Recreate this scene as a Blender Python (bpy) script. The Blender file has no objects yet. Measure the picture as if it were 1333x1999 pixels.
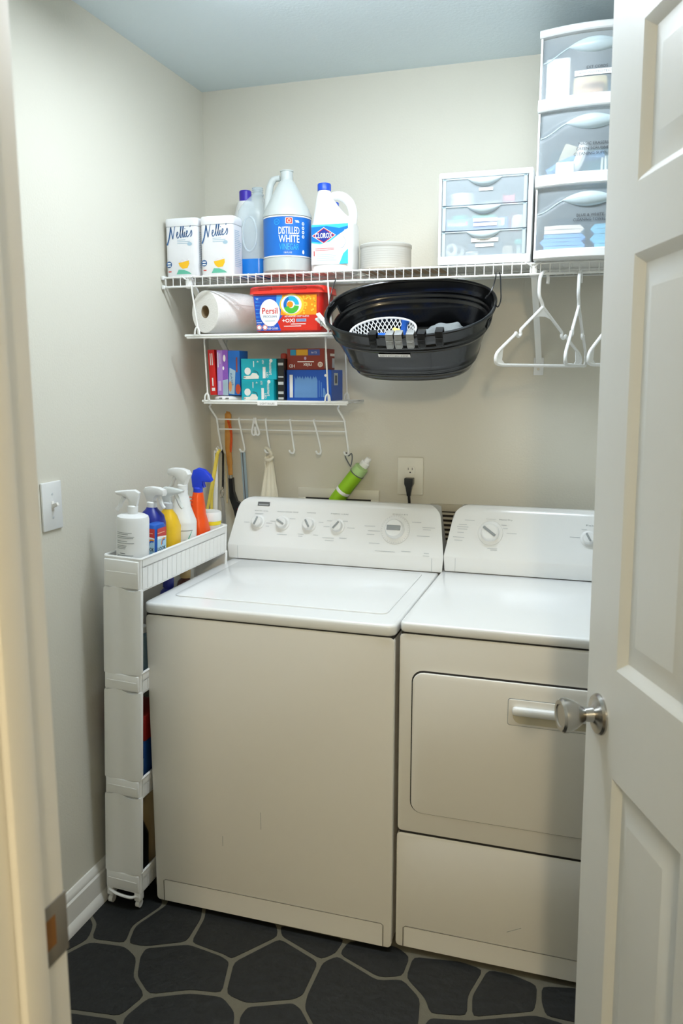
import bpy, bmesh, math, random
from mathutils import Matrix, Vector, Euler
random.seed(7)
sin, cos, PI, R = math.sin, math.cos, math.pi, math.radians
S = bpy.context.scene
COL = S.collection

# ------------------------------------------------------------------ camera, light, exposure
S.view_settings.view_transform = 'Standard'
S.view_settings.look = 'None'
S.view_settings.gamma = 1.0
S.view_settings.use_curve_mapping = False
S.view_settings.exposure = 0.0
CEIL_W = 39.5      # laundry ceiling lamp strength (emission)
HALL_W = 84.0      # hallway lamp, watts
yaw, pitch = 0.303714, 0.166220
cd = bpy.data.cameras.new('camera')
cam = bpy.data.objects.new('camera', cd)
COL.objects.link(cam)
cd.sensor_fit = 'VERTICAL'
cd.sensor_height = 36.0
cd.lens = 1593.61 / 1999 * 36
cd.clip_start = 0.02
cam.location = (1.31983, -2.65132, 1.5063)
fwd = Vector((-sin(yaw) * cos(pitch), cos(yaw) * cos(pitch), -sin(pitch)))
cam.rotation_euler = fwd.to_track_quat('-Z', 'Y').to_euler()
cd.dof.use_dof = True
cd.dof.focus_distance = 2.25
cd.dof.aperture_fstop = 6.5
S.camera = cam
wd = bpy.data.worlds.new('world')
S.world = wd
wd.use_nodes = True
wd.node_tree.nodes['Background'].inputs[0].default_value = (0.9, 0.95, 1, 1)
wd.node_tree.nodes['Background'].inputs[1].default_value = 0.05
hl = bpy.data.lights.new('hall_lamp', 'POINT')
hl.energy = HALL_W
hl.color = (1.0, 0.79, 0.50)
hl.shadow_soft_size = 0.11
hlo = bpy.data.objects.new('hall_lamp', hl)
hlo.location = (1.78, -4.20, 2.26)
COL.objects.link(hlo)

# ------------------------------------------------------------------ materials
def lin(c):
    c = c / 255.0
    return c / 12.92 if c <= 0.04045 else ((c + 0.055) / 1.055) ** 2.4
MATS = {}
def M(name, rgb, rough=0.5, metal=0.0, var=0.04, scale=30.0, bump=0.0, bscale=200.0, alpha=1.0, emit=0.0, trans=0.0, coat=0.0, spec=0.5):
    if name in MATS:
        return MATS[name]
    m = bpy.data.materials.new(name)
    m.use_nodes = True
    nt = m.node_tree
    b = nt.nodes['Principled BSDF']
    c = tuple(lin(v) for v in rgb) + (1.0,)
    tc = nt.nodes.new('ShaderNodeTexCoord')
    nz = nt.nodes.new('ShaderNodeTexNoise')
    nz.inputs['Scale'].default_value = scale
    nt.links.new(tc.outputs['Object'], nz.inputs['Vector'])
    mp = nt.nodes.new('ShaderNodeMapRange')
    mp.inputs['To Min'].default_value = 1 - var
    mp.inputs['To Max'].default_value = 1 + var
    nt.links.new(nz.outputs['Fac'], mp.inputs['Value'])
    hv = nt.nodes.new('ShaderNodeHueSaturation')
    hv.inputs['Color'].default_value = c
    nt.links.new(mp.outputs['Result'], hv.inputs['Value'])
    nt.links.new(hv.outputs['Color'], b.inputs['Base Color'])
    b.inputs['Roughness'].default_value = rough
    b.inputs['Metallic'].default_value = metal
    b.inputs['Specular IOR Level'].default_value = spec
    if coat:
        b.inputs['Coat Weight'].default_value = coat
        b.inputs['Coat Roughness'].default_value = 0.08
    if trans:
        b.inputs['Subsurface Weight'].default_value = trans
        b.inputs['Subsurface Radius'].default_value = (0.02, 0.02, 0.02)
    if bump:
        n2 = nt.nodes.new('ShaderNodeTexNoise')
        n2.inputs['Scale'].default_value = bscale
        n2.inputs['Detail'].default_value = 4
        nt.links.new(tc.outputs['Object'], n2.inputs['Vector'])
        bp = nt.nodes.new('ShaderNodeBump')
        bp.inputs['Strength'].default_value = bump
        bp.inputs['Distance'].default_value = 0.004
        nt.links.new(n2.outputs['Fac'], bp.inputs['Height'])
        nt.links.new(bp.outputs['Normal'], b.inputs['Normal'])
    if emit:
        b.inputs['Emission Color'].default_value = c
        b.inputs['Emission Strength'].default_value = emit
    if alpha < 1.0:
        tr = nt.nodes.new('ShaderNodeBsdfTransparent')
        mx = nt.nodes.new('ShaderNodeMixShader')
        mx.inputs[0].default_value = alpha
        out = nt.nodes['Material Output']
        nt.links.new(tr.outputs[0], mx.inputs[1])
        nt.links.new(b.outputs[0], mx.inputs[2])
        nt.links.new(mx.outputs[0], out.inputs['Surface'])
    MATS[name] = m
    return m
m_wall = M('wall_paint', (219, 216, 203), 0.75, var=0.015, scale=3, bump=0.12, bscale=160)
m_ceil = M('ceiling_paint', (230, 244, 250), 0.85, var=0.01, bump=0.15, bscale=120)
m_trim = M('trim_paint', (232, 230, 224), 0.5, var=0.01)
m_door = M('door_paint', (226, 228, 226), 0.38, var=0.012, bump=0.05, bscale=60)
m_enamel = M('white_enamel', (238, 240, 240), 0.22, var=0.006, coat=0.3)
m_cabin = M('appliance_panel', (236, 234, 228), 0.34, var=0.008)
m_dark = M('dark_gap', (40, 38, 36), 0.8)
m_pl = M('white_plastic', (236, 238, 238), 0.35, var=0.01)
m_cart = M('cart_plastic', (247, 248, 247), 0.34, var=0.01)
m_wire = M('white_wire_coating', (238, 240, 238), 0.35, var=0.01)
m_grey = M('grey_print', (150, 156, 158), 0.6)
m_dgrey = M('dark_grey_print', (96, 98, 100), 0.6)
m_lgrey = M('light_grey_print', (200, 205, 208), 0.6)
m_black = M('black_plastic', (16, 17, 20), 0.3, coat=0.2)
m_tub = M('black_tub_gloss', (8, 9, 11), 0.22, coat=0.3)
m_chrome = M('satin_nickel', (186, 184, 180), 0.24, metal=1.0, var=0.02)
m_steel = M('steel', (176, 180, 182), 0.32, metal=1.0)
m_white = M('white_print', (246, 247, 247), 0.55)
m_blue = M('blue_plastic', (24, 92, 190), 0.35)
m_dblue = M('dark_blue_plastic', (26, 40, 140), 0.35)
m_frost = M('frosted_plastic', (232, 246, 254), 0.3, alpha=0.29, var=0.02)
m_frost2 = M('frosted_handle', (216, 234, 240), 0.25, alpha=0.72)
m_tagw = M('label_tape', (250, 250, 250), 0.5)
m_jug = M('milky_plastic', (212, 220, 219), 0.32, alpha=0.76, trans=0.0)
m_rope = M('cream_cloth', (226, 220, 200), 0.9, bump=0.4, bscale=500)

# ------------------------------------------------------------------ mesh builder
class MB:
    def __init__(s):
        s.v, s.f, s.mi, s.sm, s.mats = [], [], [], [], []
    def _m(s, mat):
        if mat not in s.mats:
            s.mats.append(mat)
        return s.mats.index(mat)
    def raw(s, vs, fs, mat, X=None, smooth=False):
        o = len(s.v)
        k = s._m(mat)
        for p in vs:
            p = Vector(p)
            s.v.append(X @ p if X is not None else p)
        for f in fs:
            s.f.append([i + o for i in f]); s.mi.append(k); s.sm.append(smooth)
        return s
    def bm(s, b, mat, X=None, smooth=False):
        b.verts.index_update()
        s.raw([v.co.copy() for v in b.verts], [[v.index for v in f.verts] for f in b.faces], mat, X, smooth)
        b.free()
        return s
    def box(s, lo, hi, mat, bev=0.0, seg=2, X=None, smooth=None):
        b = bmesh.new()
        c = [(lo[i] + hi[i]) / 2 for i in range(3)]
        d = [abs(hi[i] - lo[i]) for i in range(3)]
        bmesh.ops.create_cube(b, size=1.0, matrix=Matrix.Translation(c) @ Matrix.Diagonal((*d, 1)))
        if bev > 0:
            bmesh.ops.bevel(b, geom=b.edges[:], offset=min(bev, min(d) * 0.49), segments=seg, profile=0.5, affect='EDGES')
        return s.bm(b, mat, X, bev > 0 if smooth is None else smooth)
    def prism(s, poly, h0, h1, mat, X=None, bev=0.0, seg=2, smooth=False):
        """polygon in the local xy plane extruded from z=h0 to z=h1"""
        b = bmesh.new()
        n = len(poly)
        lo = [b.verts.new((p[0], p[1], h0)) for p in poly]
        hi = [b.verts.new((p[0], p[1], h1)) for p in poly]
        b.faces.new(lo[::-1]); b.faces.new(hi)
        for i in range(n):
            b.faces.new((lo[i], lo[(i + 1) % n], hi[(i + 1) % n], hi[i]))
        bmesh.ops.recalc_face_normals(b, faces=b.faces[:])
        if bev > 0:
            es = [e for e in b.edges if abs(e.verts[0].co.z - e.verts[1].co.z) < 1e-9]
            bmesh.ops.bevel(b, geom=es, offset=bev, segments=seg, profile=0.5, affect='EDGES')
        return s.bm(b, mat, X, smooth)
    def loft(s, rings, mat, X=None, cap=True, smooth=True, closed=True):
        vs, fs = [], []
        n = len(rings[0])
        for r in rings:
            vs += list(r)
        for i in range(len(rings) - 1):
            for j in range(n if closed else n - 1):
                a, b_ = i * n + j, i * n + (j + 1) % n
                fs.append([a, b_, b_ + n, a + n])
        if cap:
            fs.append(list(range(n))[::-1])
            fs.append([(len(rings) - 1) * n + j for j in range(n)])
        return s.raw(vs, fs, mat, X, smooth)
    def lathe(s, prof, mat, X=None, n=28, sx=1.0, sy=1.0, cap=True, smooth=True):
        return s.loft([[(r * cos(2 * PI * k / n) * sx, r * sin(2 * PI * k / n) * sy, z) for k in range(n)] for r, z in prof], mat, X, cap, smooth)
    def cyl(s, p0, p1, r0, mat, r1=None, n=16, X=None, smooth=True):
        p0, p1 = Vector(p0), Vector(p1)
        q = (p1 - p0).to_track_quat('Z', 'Y').to_matrix().to_4x4()
        Y = Matrix.Translation(p0) @ q
        if X is not None:
            Y = X @ Y
        L = (p1 - p0).length
        return s.lathe([(r0, 0), (r0 if r1 is None else r1, L)], mat, Y, n, smooth=smooth)
    def tube(s, pts, r, mat, n=8, X=None, closed=False, sub=0, flat=1.0):
        P = [Vector(p) for p in pts]
        if sub:
            Q = []
            m = len(P)
            for i in range(m if closed else m - 1):
                g = lambda k: P[k % m] if closed else P[max(0, min(m - 1, k))]
                a, b_, c, d = g(i - 1), g(i), g(i + 1), g(i + 2)
                for t in range(sub):
                    t /= sub
                    Q.append(0.5 * (2 * b_ + (c - a) * t + (2 * a - 5 * b_ + 4 * c - d) * t * t + (3 * b_ - a - 3 * c + d) * t ** 3))
            if not closed:
                Q.append(P[-1])
            P = Q
        m = len(P)
        rr = r if isinstance(r, (list, tuple)) else [r] * m
        if len(rr) != m:
            rr = [rr[min(len(rr) - 1, int(i * (len(rr) - 1) / max(1, m - 1)))] for i in range(m)]
        T = []
        for i in range(m):
            a = P[(i - 1) % m] if (closed or i > 0) else P[i]
            b_ = P[(i + 1) % m] if (closed or i < m - 1) else P[i]
            T.append((b_ - a).normalized())
        up = Vector((0, 0, 1)) if abs(T[0].z) < 0.9 else Vector((0, 1, 0))
        u = T[0].cross(up).normalized()
        rings = []
        for i in range(m):
            u = (u - T[i] * u.dot(T[i])).normalized()
            w = T[i].cross(u)
            rings.append([P[i] + (u * cos(2 * PI * k / n) + w * sin(2 * PI * k / n) * flat) * rr[i] for k in range(n)])
        if closed:
            rings.append(rings[0])
        return s.loft(rings, mat, X, cap=not closed)
    def art(s, poly, mat, X=None, warp=None, z=0.0003, cuts=0):
        """flat printed shape in the local xy plane"""
        b = bmesh.new()
        f = b.faces.new([b.verts.new((p[0], p[1], z)) for p in poly])
        if cuts:
            for _ in range(cuts):
                xs = [v.co.x for v in b.verts]
                a, c = min(xs), max(xs)
            for k in range(1, cuts + 1):
                t = a + (c - a) * k / (cuts + 1)
                bmesh.ops.bisect_plane(b, geom=b.verts[:] + b.edges[:] + b.faces[:], plane_co=(t, 0, 0), plane_no=(1, 0, 0))
        if warp:
            for v in b.verts:
                v.co = Vector(warp(v.co.x, v.co.y, v.co.z))
        return s.bm(b, mat, X, False)
    def rect(s, x0, y0, x1, y1, mat, X=None, warp=None, z=0.0003):
        return s.art([(x0, y0), (x1, y0), (x1, y1), (x0, y1)], mat, X, warp, z, 10 if warp else 0)
    def disc(s, x, y, rx, ry, mat, X=None, warp=None, z=0.0003, n=24):
        return s.art([(x + rx * cos(2 * PI * k / n), y + ry * sin(2 * PI * k / n)) for k in range(n)], mat, X, warp, z, 6 if warp else 0)
    def ring(s, x, y, r0, r1, mat, X=None, warp=None, z=0.0003, n=28, a0=0, a1=360, sy=1.0):
        for k in range(n):
            t0, t1 = R(a0 + (a1 - a0) * k / n), R(a0 + (a1 - a0) * (k + 1) / n)
            s.art([(x + r0 * cos(t0), y + r0 * sin(t0) * sy), (x + r1 * cos(t0), y + r1 * sin(t0) * sy), (x + r1 * cos(t1), y + r1 * sin(t1) * sy), (x + r0 * cos(t1), y + r0 * sin(t1) * sy)], mat, X, warp, z)
        return s
    def text(s, txt, x, y, h, mat, X=None, warp=None, z=0.0006, w=None, bold=0.0, shear=0.0, rot=0.0, al='CENTER'):
        """lettering of cap height h centred at x, y; squeezed to width w"""
        c = bpy.data.curves.new('t', 'FONT')
        c.body = txt
        c.size = 1.0
        c.shear = shear
        c.offset = bold
        c.resolution_u = 2
        o = bpy.data.objects.new('t', c)
        me = bpy.data.meshes.new_from_object(o)
        vs = [v.co.copy() for v in me.vertices]
        fs = [list(p.vertices) for p in me.polygons]
        bpy.data.objects.remove(o); bpy.data.curves.remove(c); bpy.data.meshes.remove(me)
        if not vs:
            return s
        x0, x1 = min(v.x for v in vs), max(v.x for v in vs)
        k = h / 0.70
        kx = (w / (x1 - x0)) if w else k
        xc = (x0 + x1) / 2 if al == 'CENTER' else x0
        out = []
        for v in vs:
            px, py = (v.x - xc) * kx, (v.y - 0.35) * k
            qx, qy = px * cos(rot) - py * sin(rot), px * sin(rot) + py * cos(rot)
            out.append(Vector(warp(x + qx, y + qy, z)) if warp else Vector((x + qx, y + qy, z)))
        return s.raw(out, fs, mat, X, False)
    def build(s, name, parent=None, label=None, world=False, sharp=0.6):
        me = bpy.data.meshes.new(name)
        vs = s.v
        if world and parent is not None:
            iv = RM[parent.name].inverted()
            vs = [iv @ p for p in vs]
        me.from_pydata(vs, [], s.f)
        for m in s.mats:
            me.materials.append(m)
        me.polygons.foreach_set('material_index', s.mi)
        me.polygons.foreach_set('use_smooth', s.sm)
        me.update()
        me.set_sharp_from_angle(angle=sharp)
        o = bpy.data.objects.new(name, me)
        COL.objects.link(o)
        if parent is not None:
            o.parent = parent
            RM[o.name] = RM[parent.name]
        else:
            RM[o.name] = Matrix.Identity(4)
        if label:
            o['label'] = label
        return o
RM = {}
def T(name, label, cat, loc=(0, 0, 0), rot=(0, 0, 0), group=None):
    o = bpy.data.objects.new(name, None)
    o.empty_display_size = 0.05
    COL.objects.link(o)
    o.location = loc
    o.rotation_euler = rot
    o['label'] = label
    o['category'] = cat
    if group:
        o['group'] = group
    RM[o.name] = Matrix.Translation(loc) @ Euler(rot).to_matrix().to_4x4()
    return o
def tag(o, label, cat, group=None):
    o['label'] = label
    o['category'] = cat
    if group:
        o['group'] = group
    return o
def struct(o):
    o['kind'] = 'structure'
    return o
def se(a, b, e=4.0, n=36, z=0.0, cx=0.0, cy=0.0):
    """superellipse ring"""
    out = []
    for k in range(n):
        t = 2 * PI * k / n
        c, d = cos(t), sin(t)
        out.append((cx + a * math.copysign(abs(c) ** (2 / e), c), cy + b * math.copysign(abs(d) ** (2 / e), d), z))
    return out
def rrect(x0, y0, x1, y1, r, n=5):
    out = []
    for cx, cy, a in ((x1 - r, y0 + r, -90), (x1 - r, y1 - r, 0), (x0 + r, y1 - r, 90), (x0 + r, y0 + r, 180)):
        for k in range(n + 1):
            t = R(a + 90 * k / n)
            out.append((cx + r * cos(t), cy + r * sin(t)))
    return out
FRONT = lambda x, y, z: Matrix(((1, 0, 0, x), (0, 0, -1, y), (0, 1, 0, z), (0, 0, 0, 1)))   # local xy -> world xz, local z -> towards the viewer (-y)
RIGHT = lambda x, y, z: Matrix(((0, 0, 1, x), (1, 0, 0, y), (0, 1, 0, z), (0, 0, 0, 1)))    # local xy -> world yz, local z -> +x
def cylwrap(r, zoff=0.0):
    return lambda x, y, z: ((r + z) * sin(x / r), y, (r + z) * cos(x / r) - r)
def lines(mb, x0, y0, w, n, dy, mat, X, warp=None, h=0.0012, seed=1, gaps=()):
    rnd = random.Random(seed)
    for k in range(n):
        if k in gaps:
            continue
        L = w * rnd.uniform(0.55, 1.0)
        mb.rect(x0, y0 - k * dy, x0 + L, y0 - k * dy + h, mat, X, warp, 0.0004)

# ------------------------------------------------------------------ structure
H = 2.4388
XR = 1.80
m_grout = M('grout', (104, 100, 86), 0.9, var=0.08, scale=60, bump=0.3, bscale=300)
m_slate = M('slate', (15, 17, 17), 0.6, var=0.75, scale=38, bump=0.9, bscale=34)
fl = MB()
fl.box((-0.1, -2.02, -0.1), (XR + 0.1, 0.1, 0.0), m_grout)
def inset(poly, d):
    a = sum(poly[i][0] * poly[(i + 1) % len(poly)][1] - poly[(i + 1) % len(poly)][0] * poly[i][1] for i in range(len(poly)))
    if a < 0:
        poly = poly[::-1]
    n = len(poly)
    out = []
    for i in range(n):
        p0, p1, p2 = Vector(poly[i - 1]), Vector(poly[i]), Vector(poly[(i + 1) % n])
        e0, e1 = (p1 - p0).normalized(), (p2 - p1).normalized()
        n0, n1 = Vector((-e0.y, e0.x)), Vector((-e1.y, e1.x))
        b = n0 + n1
        b = b / max(0.35, b.length_squared) * 2 if b.length > 1e-6 else n0
        out.append(p1 + b * d)
    res = []
    for i in range(n):
        p0, p1, p2 = out[i - 1], out[i], out[(i + 1) % n]
        c = min(0.016, (p0 - p1).length * 0.3, (p2 - p1).length * 0.3)
        q0, q2 = p1 + (p0 - p1).normalized() * c, p1 + (p2 - p1).normalized() * c
        res += [q0, (q0 + q2) * 0.25 + p1 * 0.5, q2]
    return [(p.x, p.y) for p in res]
STONES = [[(0.002, -1.107), (0.046, -1.021), (0.076, -0.961), (0.055, -0.902), (0.002, -0.859), (-0.027, -0.985)], [(0.002, -0.859), (0.055, -0.902), (0.076, -0.961), (0.181, -0.947), (0.16, -0.876), (0.197, -0.769), (0.083, -0.634), (-0.016, -0.733)], [(0.181, -0.947), (0.16, -0.876), (0.197, -0.769), (0.184, -0.721), (0.305, -0.733), (0.328, -0.789), (0.335, -0.892), (0.234, -0.943)], [(0.305, -0.733), (0.328, -0.789), (0.339, -0.891), (0.39, -0.9), (0.445, -0.908), (0.475, -0.918), (0.563, -0.796), (0.539, -0.748), (0.428, -0.718)], [(-0.017, -1.16), (0.048, -1.024), (0.078, -0.965), (0.183, -0.951), (0.238, -0.98), (0.268, -1.045), (0.33, -1.091), (0.306, -1.173), (0.185, -1.19), (0.041, -1.213)], [(0.238, -0.98), (0.234, -0.943), (0.34, -0.893), (0.39, -0.9), (0.445, -0.908), (0.477, -0.922), (0.508, -1.033), (0.425, -1.047), (0.332, -1.092), (0.268, -1.045)], [(0.48, -0.922), (0.564, -0.798), (0.699, -0.854), (0.7, -0.977), (0.681, -1.0), (0.574, -1.047), (0.509, -1.033)], [(0.563, -0.796), (0.539, -0.748), (0.625, -0.748), (0.74, -0.748), (0.731, -0.814), (0.699, -0.85)], [(0.744, -0.75), (0.731, -0.814), (0.858, -0.867), (0.919, -0.844), (0.922, -0.764), (0.875, -0.734)], [(0.701, -0.853), (0.733, -0.815), (0.858, -0.869), (0.918, -0.846), (0.978, -0.9), (0.991, -0.984), (0.987, -1.074), (0.811, -1.13), (0.709, -1.017), (0.701, -0.976)], [(0.921, -0.76), (0.919, -0.844), (0.98, -0.899), (1.003, -0.946), (1.096, -0.925), (1.088, -0.856), (1.113, -0.753), (1.048, -0.74)], [(1.115, -0.748), (1.088, -0.856), (1.099, -0.928), (1.246, -0.863), (1.25, -0.825), (1.248, -0.767), (1.18, -0.747)], [(1.249, -0.767), (1.252, -0.824), (1.267, -0.87), (1.323, -0.87), (1.404, -0.868), (1.404, -0.732)], [(0.994, -0.985), (1.004, -0.951), (1.097, -0.93), (1.247, -0.866), (1.323, -0.874), (1.36, -0.986), (1.004, -1.098)], [(0.309, -1.174), (0.333, -1.095), (0.427, -1.05), (0.51, -1.036), (0.563, -1.074), (0.587, -1.139), (0.598, -1.211), (0.37, -1.283)], [(0.576, -1.05), (0.682, -1.003), (0.709, -1.017), (0.811, -1.13), (0.614, -1.206), (0.572, -1.088)], [(0.187, -1.192), (0.307, -1.176), (0.364, -1.284), (0.141, -1.354), (0.043, -1.216)]]
def inpoly(p, poly):
    c = False
    for i in range(len(poly)):
        (x0, y0), (x1, y1) = poly[i - 1], poly[i]
        if (y0 > p[1]) != (y1 > p[1]) and p[0] < (x1 - x0) * (p[1] - y0) / (y1 - y0) + x0:
            c = not c
    return c
seeds = [(0.12 + 0.235 * i + (0.12 if j % 2 else 0) + random.uniform(-.05, .05), -0.1 - 0.21 * j + random.uniform(-.05, .05)) for i in range(-1, 8) for j in range(-1, 10)]
for p in seeds:
    if any(inpoly(p, q) for q in STONES):
        continue
    cell = [(-0.05, -2.015), (XR, -2.015), (XR, 0.05), (-0.05, 0.05)]
    for q in seeds:
        if q is p or (q[0] - p[0]) ** 2 + (q[1] - p[1]) ** 2 > 0.6:
            continue
        mx, my = (p[0] + q[0]) / 2, (p[1] + q[1]) / 2
        nx, ny = q[0] - p[0], q[1] - p[1]
        new = []
        for i in range(len(cell)):
            a, b = cell[i - 1], cell[i]
            da, db = (a[0] - mx) * nx + (a[1] - my) * ny, (b[0] - mx) * nx + (b[1] - my) * ny
            if (da < 0) != (db < 0):
                t = da / (da - db)
                new.append((a[0] + (b[0] - a[0]) * t, a[1] + (b[1] - a[1]) * t))
            if db < 0:
                new.append(b)
        cell = new
        if len(cell) < 3:
            break
    cell = [c for i, c in enumerate(cell) if (Vector(c) - Vector(cell[i - 1])).length > 0.004]
    if any(inpoly(c, q) for q in STONES for c in cell) or any(inpoly(c, cell) for q in STONES for c in q):
        continue
    if len(cell) > 2:
        fl.prism(inset(cell, 0.006), -0.001, 0.0006, m_slate)
for q in STONES:
    fl.prism(inset(q, 0.0052), -0.001, 0.0016, m_slate)
struct(fl.build('floor'))
b = MB(); b.box((-1.4, -5.5, -0.1), (3.0, -2.02, 0.0), M('hall_floor', (96, 86, 74), 0.5, bump=0.1)); struct(b.build('floor_hallway'))
b = MB(); b.box((-0.1, -2.135, H), (XR + 0.1, 0.1, H + 0.1), m_ceil); struct(b.build('ceiling'))
b = MB(); b.box((-1.4, -5.5, H), (3.0, -2.135, H + 0.1), m_ceil); struct(b.build('ceiling_hallway'))
b = MB(); b.box((-0.1, -2.02, 0), (0, 0.1, H), m_wall); struct(b.build('wall_left'))
b = MB(); b.box((0, 0, 0), (XR, 0.1, H), m_wall); struct(b.build('wall_back'))
b = MB(); b.box((XR, -2.02, 0), (XR + 0.1, 0.1, H), m_wall); struct(b.build('wall_right'))
b = MB()
b.box((-1.4, -2.135, 0), (0.805, -2.02, H), m_wall)
b.box((1.645, -2.135, 0), (3.0, -2.02, H), m_wall)
b.box((0.805, -2.135, 2.145), (1.645, -2.02, H), m_wall)
struct(b.build('wall_front'))
b = MB()
b.box((-1.4, -5.6, 0), (3.0, -5.5, H), m_wall)
b.box((-1.5, -5.6, 0), (-1.4, -2.02, H), m_wall)
b.box((3.0, -5.6, 0), (3.1, -2.02, H), m_wall)
struct(b.build('wall_hallway'))
# baseboard profile (distance from the wall, height)
def baseboard(name, p0, p1, nrm):
    prof = [(0, 0), (0.026, 0), (0.026, 0.012), (0.021, 0.024), (0.016, 0.031), (0.0155, 0.086), (0.011, 0.091), (0.012, 0.097), (0.009, 0.105), (0.004, 0.113), (0, 0.114)]
    p0, p1, nrm = Vector(p0), Vector(p1), Vector(nrm)
    b = MB()
    b.loft([[p + nrm * d + Vector((0, 0, h)) for d, h in prof] for p in (p0, p1)], m_trim, smooth=False)
    return struct(b.build(name))
baseboard('baseboard_left', (0, -2.02, 0.0017), (0, 0, 0.0017), (1, 0, 0))
baseboard('baseboard_back', (0.03, 0, 0.0017), (XR, 0, 0.0017), (0, -1, 0))
# door frame: left jamb with stop and casings, head, right jamb
b = MB()
b.box((0.805, -2.140, 0.0017), (0.825, -2.016, 2.145), m_trim, 0.0015)
b.box((0.735, -2.153, 0.0017), (0.815, -2.136, 2.21), m_trim, 0.004)
jamb = struct(b.build('trim_1'))
b = MB(); b.box((0.8255, -2.092, 0.0017), (0.836, -2.057, 2.13), m_trim, 0.004); b.build('door_stop', jamb)
b = MB()
m_strike = M('strike_grey', (128, 124, 118), 0.45, metal=0.3)
b.box((0.8252, -2.051, 0.925), (0.8268, -2.0155, 0.990), m_strike, 0.0006)
b.box((0.8222, -2.018, 0.925), (0.8268, -2.0148, 0.990), m_strike, 0.0006)
sp = b.build('strike_plate', jamb, 'grey metal strike plate')
b = MB(); b.box((0.8266, -2.049, 0.944), (0.8272, -2.034, 0.976), M('latch_hole', (128, 84, 34), 0.7)); b.build('latch_hole', sp)
b = MB()
b.box((1.625, -2.140, 0.0017), (1.645, -2.016, 2.145), m_trim, 0.0015)
b.box((1.614, -2.092, 0.0017), (1.6255, -2.057, 2.13), m_trim, 0.004)
b.box((1.635, -2.153, 0.0017), (1.715, -2.136, 2.21), m_trim, 0.004)
struct(b.build('trim_2'))
b = MB()
b.box((0.825, -2.140, 2.125), (1.625, -2.016, 2.145), m_trim, 0.0015)
b.box((0.735, -2.153, 2.212), (1.715, -2.136, 2.285), m_trim, 0.004)
struct(b.build('trim_3'))

# ------------------------------------------------------------------ six panel door, swung into the room
DW, DT, DH = 0.765, 0.035, 2.105
a = R(22)
# local frame: x from latch edge to hinge edge, y thickness (0 = face seen), z up
dx, dn = Vector((sin(a), -cos(a), 0)), Vector((cos(a), sin(a), 0))
DM = Matrix(((dx.x, dn.x, 0, 1.325), (dx.y, dn.y, 0, -1.265), (0, 0, 1, 0.012), (0, 0, 0, 1))) @ Matrix.Translation((-0.001, 0, 0.95)) @ Matrix.Rotation(R(-1.9), 4, 'Y') @ Matrix.Translation((0, 0, -0.95))
door = MB()
panels = []
for px0, px1 in ((0.112, 0.335), (0.435, 0.658)):
    for pz0, pz1 in ((0.235, 0.860), (1.036, 1.665), (1.766, 1.985)):
        panels.append((px0, pz0, px1, pz1))
xs = sorted({0, DW} | {p[0] for p in panels} | {p[2] for p in panels})
zs = sorted({0, DH} | {p[1] for p in panels} | {p[3] for p in panels})
for i in range(len(xs) - 1):
    for j in range(len(zs) - 1):
        if any(abs(p[0] - xs[i]) < 1e-6 and abs(p[1] - zs[j]) < 1e-6 for p in panels):
            continue
        for y, rev in ((0, 0), (DT, 1)):
            q = [(xs[i], y, zs[j]), (xs[i + 1], y, zs[j]), (xs[i + 1], y, zs[j + 1]), (xs[i], y, zs[j + 1])]
            door.raw(q, [[0, 1, 2, 3] if not rev else [3, 2, 1, 0]], m_door, DM)
for q in ([(0, 0, 0), (0, DT, 0), (0, DT, DH), (0, 0, DH)], [(DW, 0, 0), (DW, 0, DH), (DW, DT, DH), (DW, DT, 0)], [(0, 0, 0), (DW, 0, 0), (DW, DT, 0), (0, DT, 0)], [(0, 0, DH), (0, DT, DH), (DW, DT, DH), (DW, 0, DH)]):
    door.raw(q, [[0, 1, 2, 3]], m_door, DM)
droot = struct(door.build('door_1'))
for (x0, z0, x1, z1) in panels:
    p = MB()
    for sgn, y0 in ((1, 0.0), (-1, DT)):
        steps = [(0, 0), (0.005, 0.0025), (0.015, 0.0120), (0.022, 0.0125), (0.050, 0.0042), (0.053, 0.0035)]
        rings = [[(x0 + d, y0 + sgn * h, z0 + d), (x1 - d, y0 + sgn * h, z0 + d), (x1 - d, y0 + sgn * h, z1 - d), (x0 + d, y0 + sgn * h, z1 - d)] for d, h in steps]
        p.loft(rings, m_door, DM, cap=False, smooth=False)
        p.raw(rings[-1], [[0, 1, 2, 3]], m_door, DM)
    p.build('raised_panel', droot)
k = MB()
KX = DM @ Matrix.Translation((0.054, 0, 0.943)) @ Matrix.Rotation(R(90), 4, 'X')
k.lathe([(0.0, 0), (0.034, 0.0), (0.034, 0.003), (0.031, 0.007), (0.018, 0.010), (0.013, 0.013), (0.0112, 0.026), (0.015, 0.031), (0.023, 0.042), (0.0285, 0.056), (0.0285, 0.063), (0.025, 0.067), (0.019, 0.067), (0.017, 0.0655), (0.0, 0.0655)], m_chrome, KX, 40)
k.build('door_handle', droot, 'satin nickel round door knob with its round rose')
k = MB(); k.box((-0.0012, 0.006, 0.905), (0.0005, 0.030, 0.965), m_chrome, X=DM); k.build('latch_plate', droot, 'metal latch plate')

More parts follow.
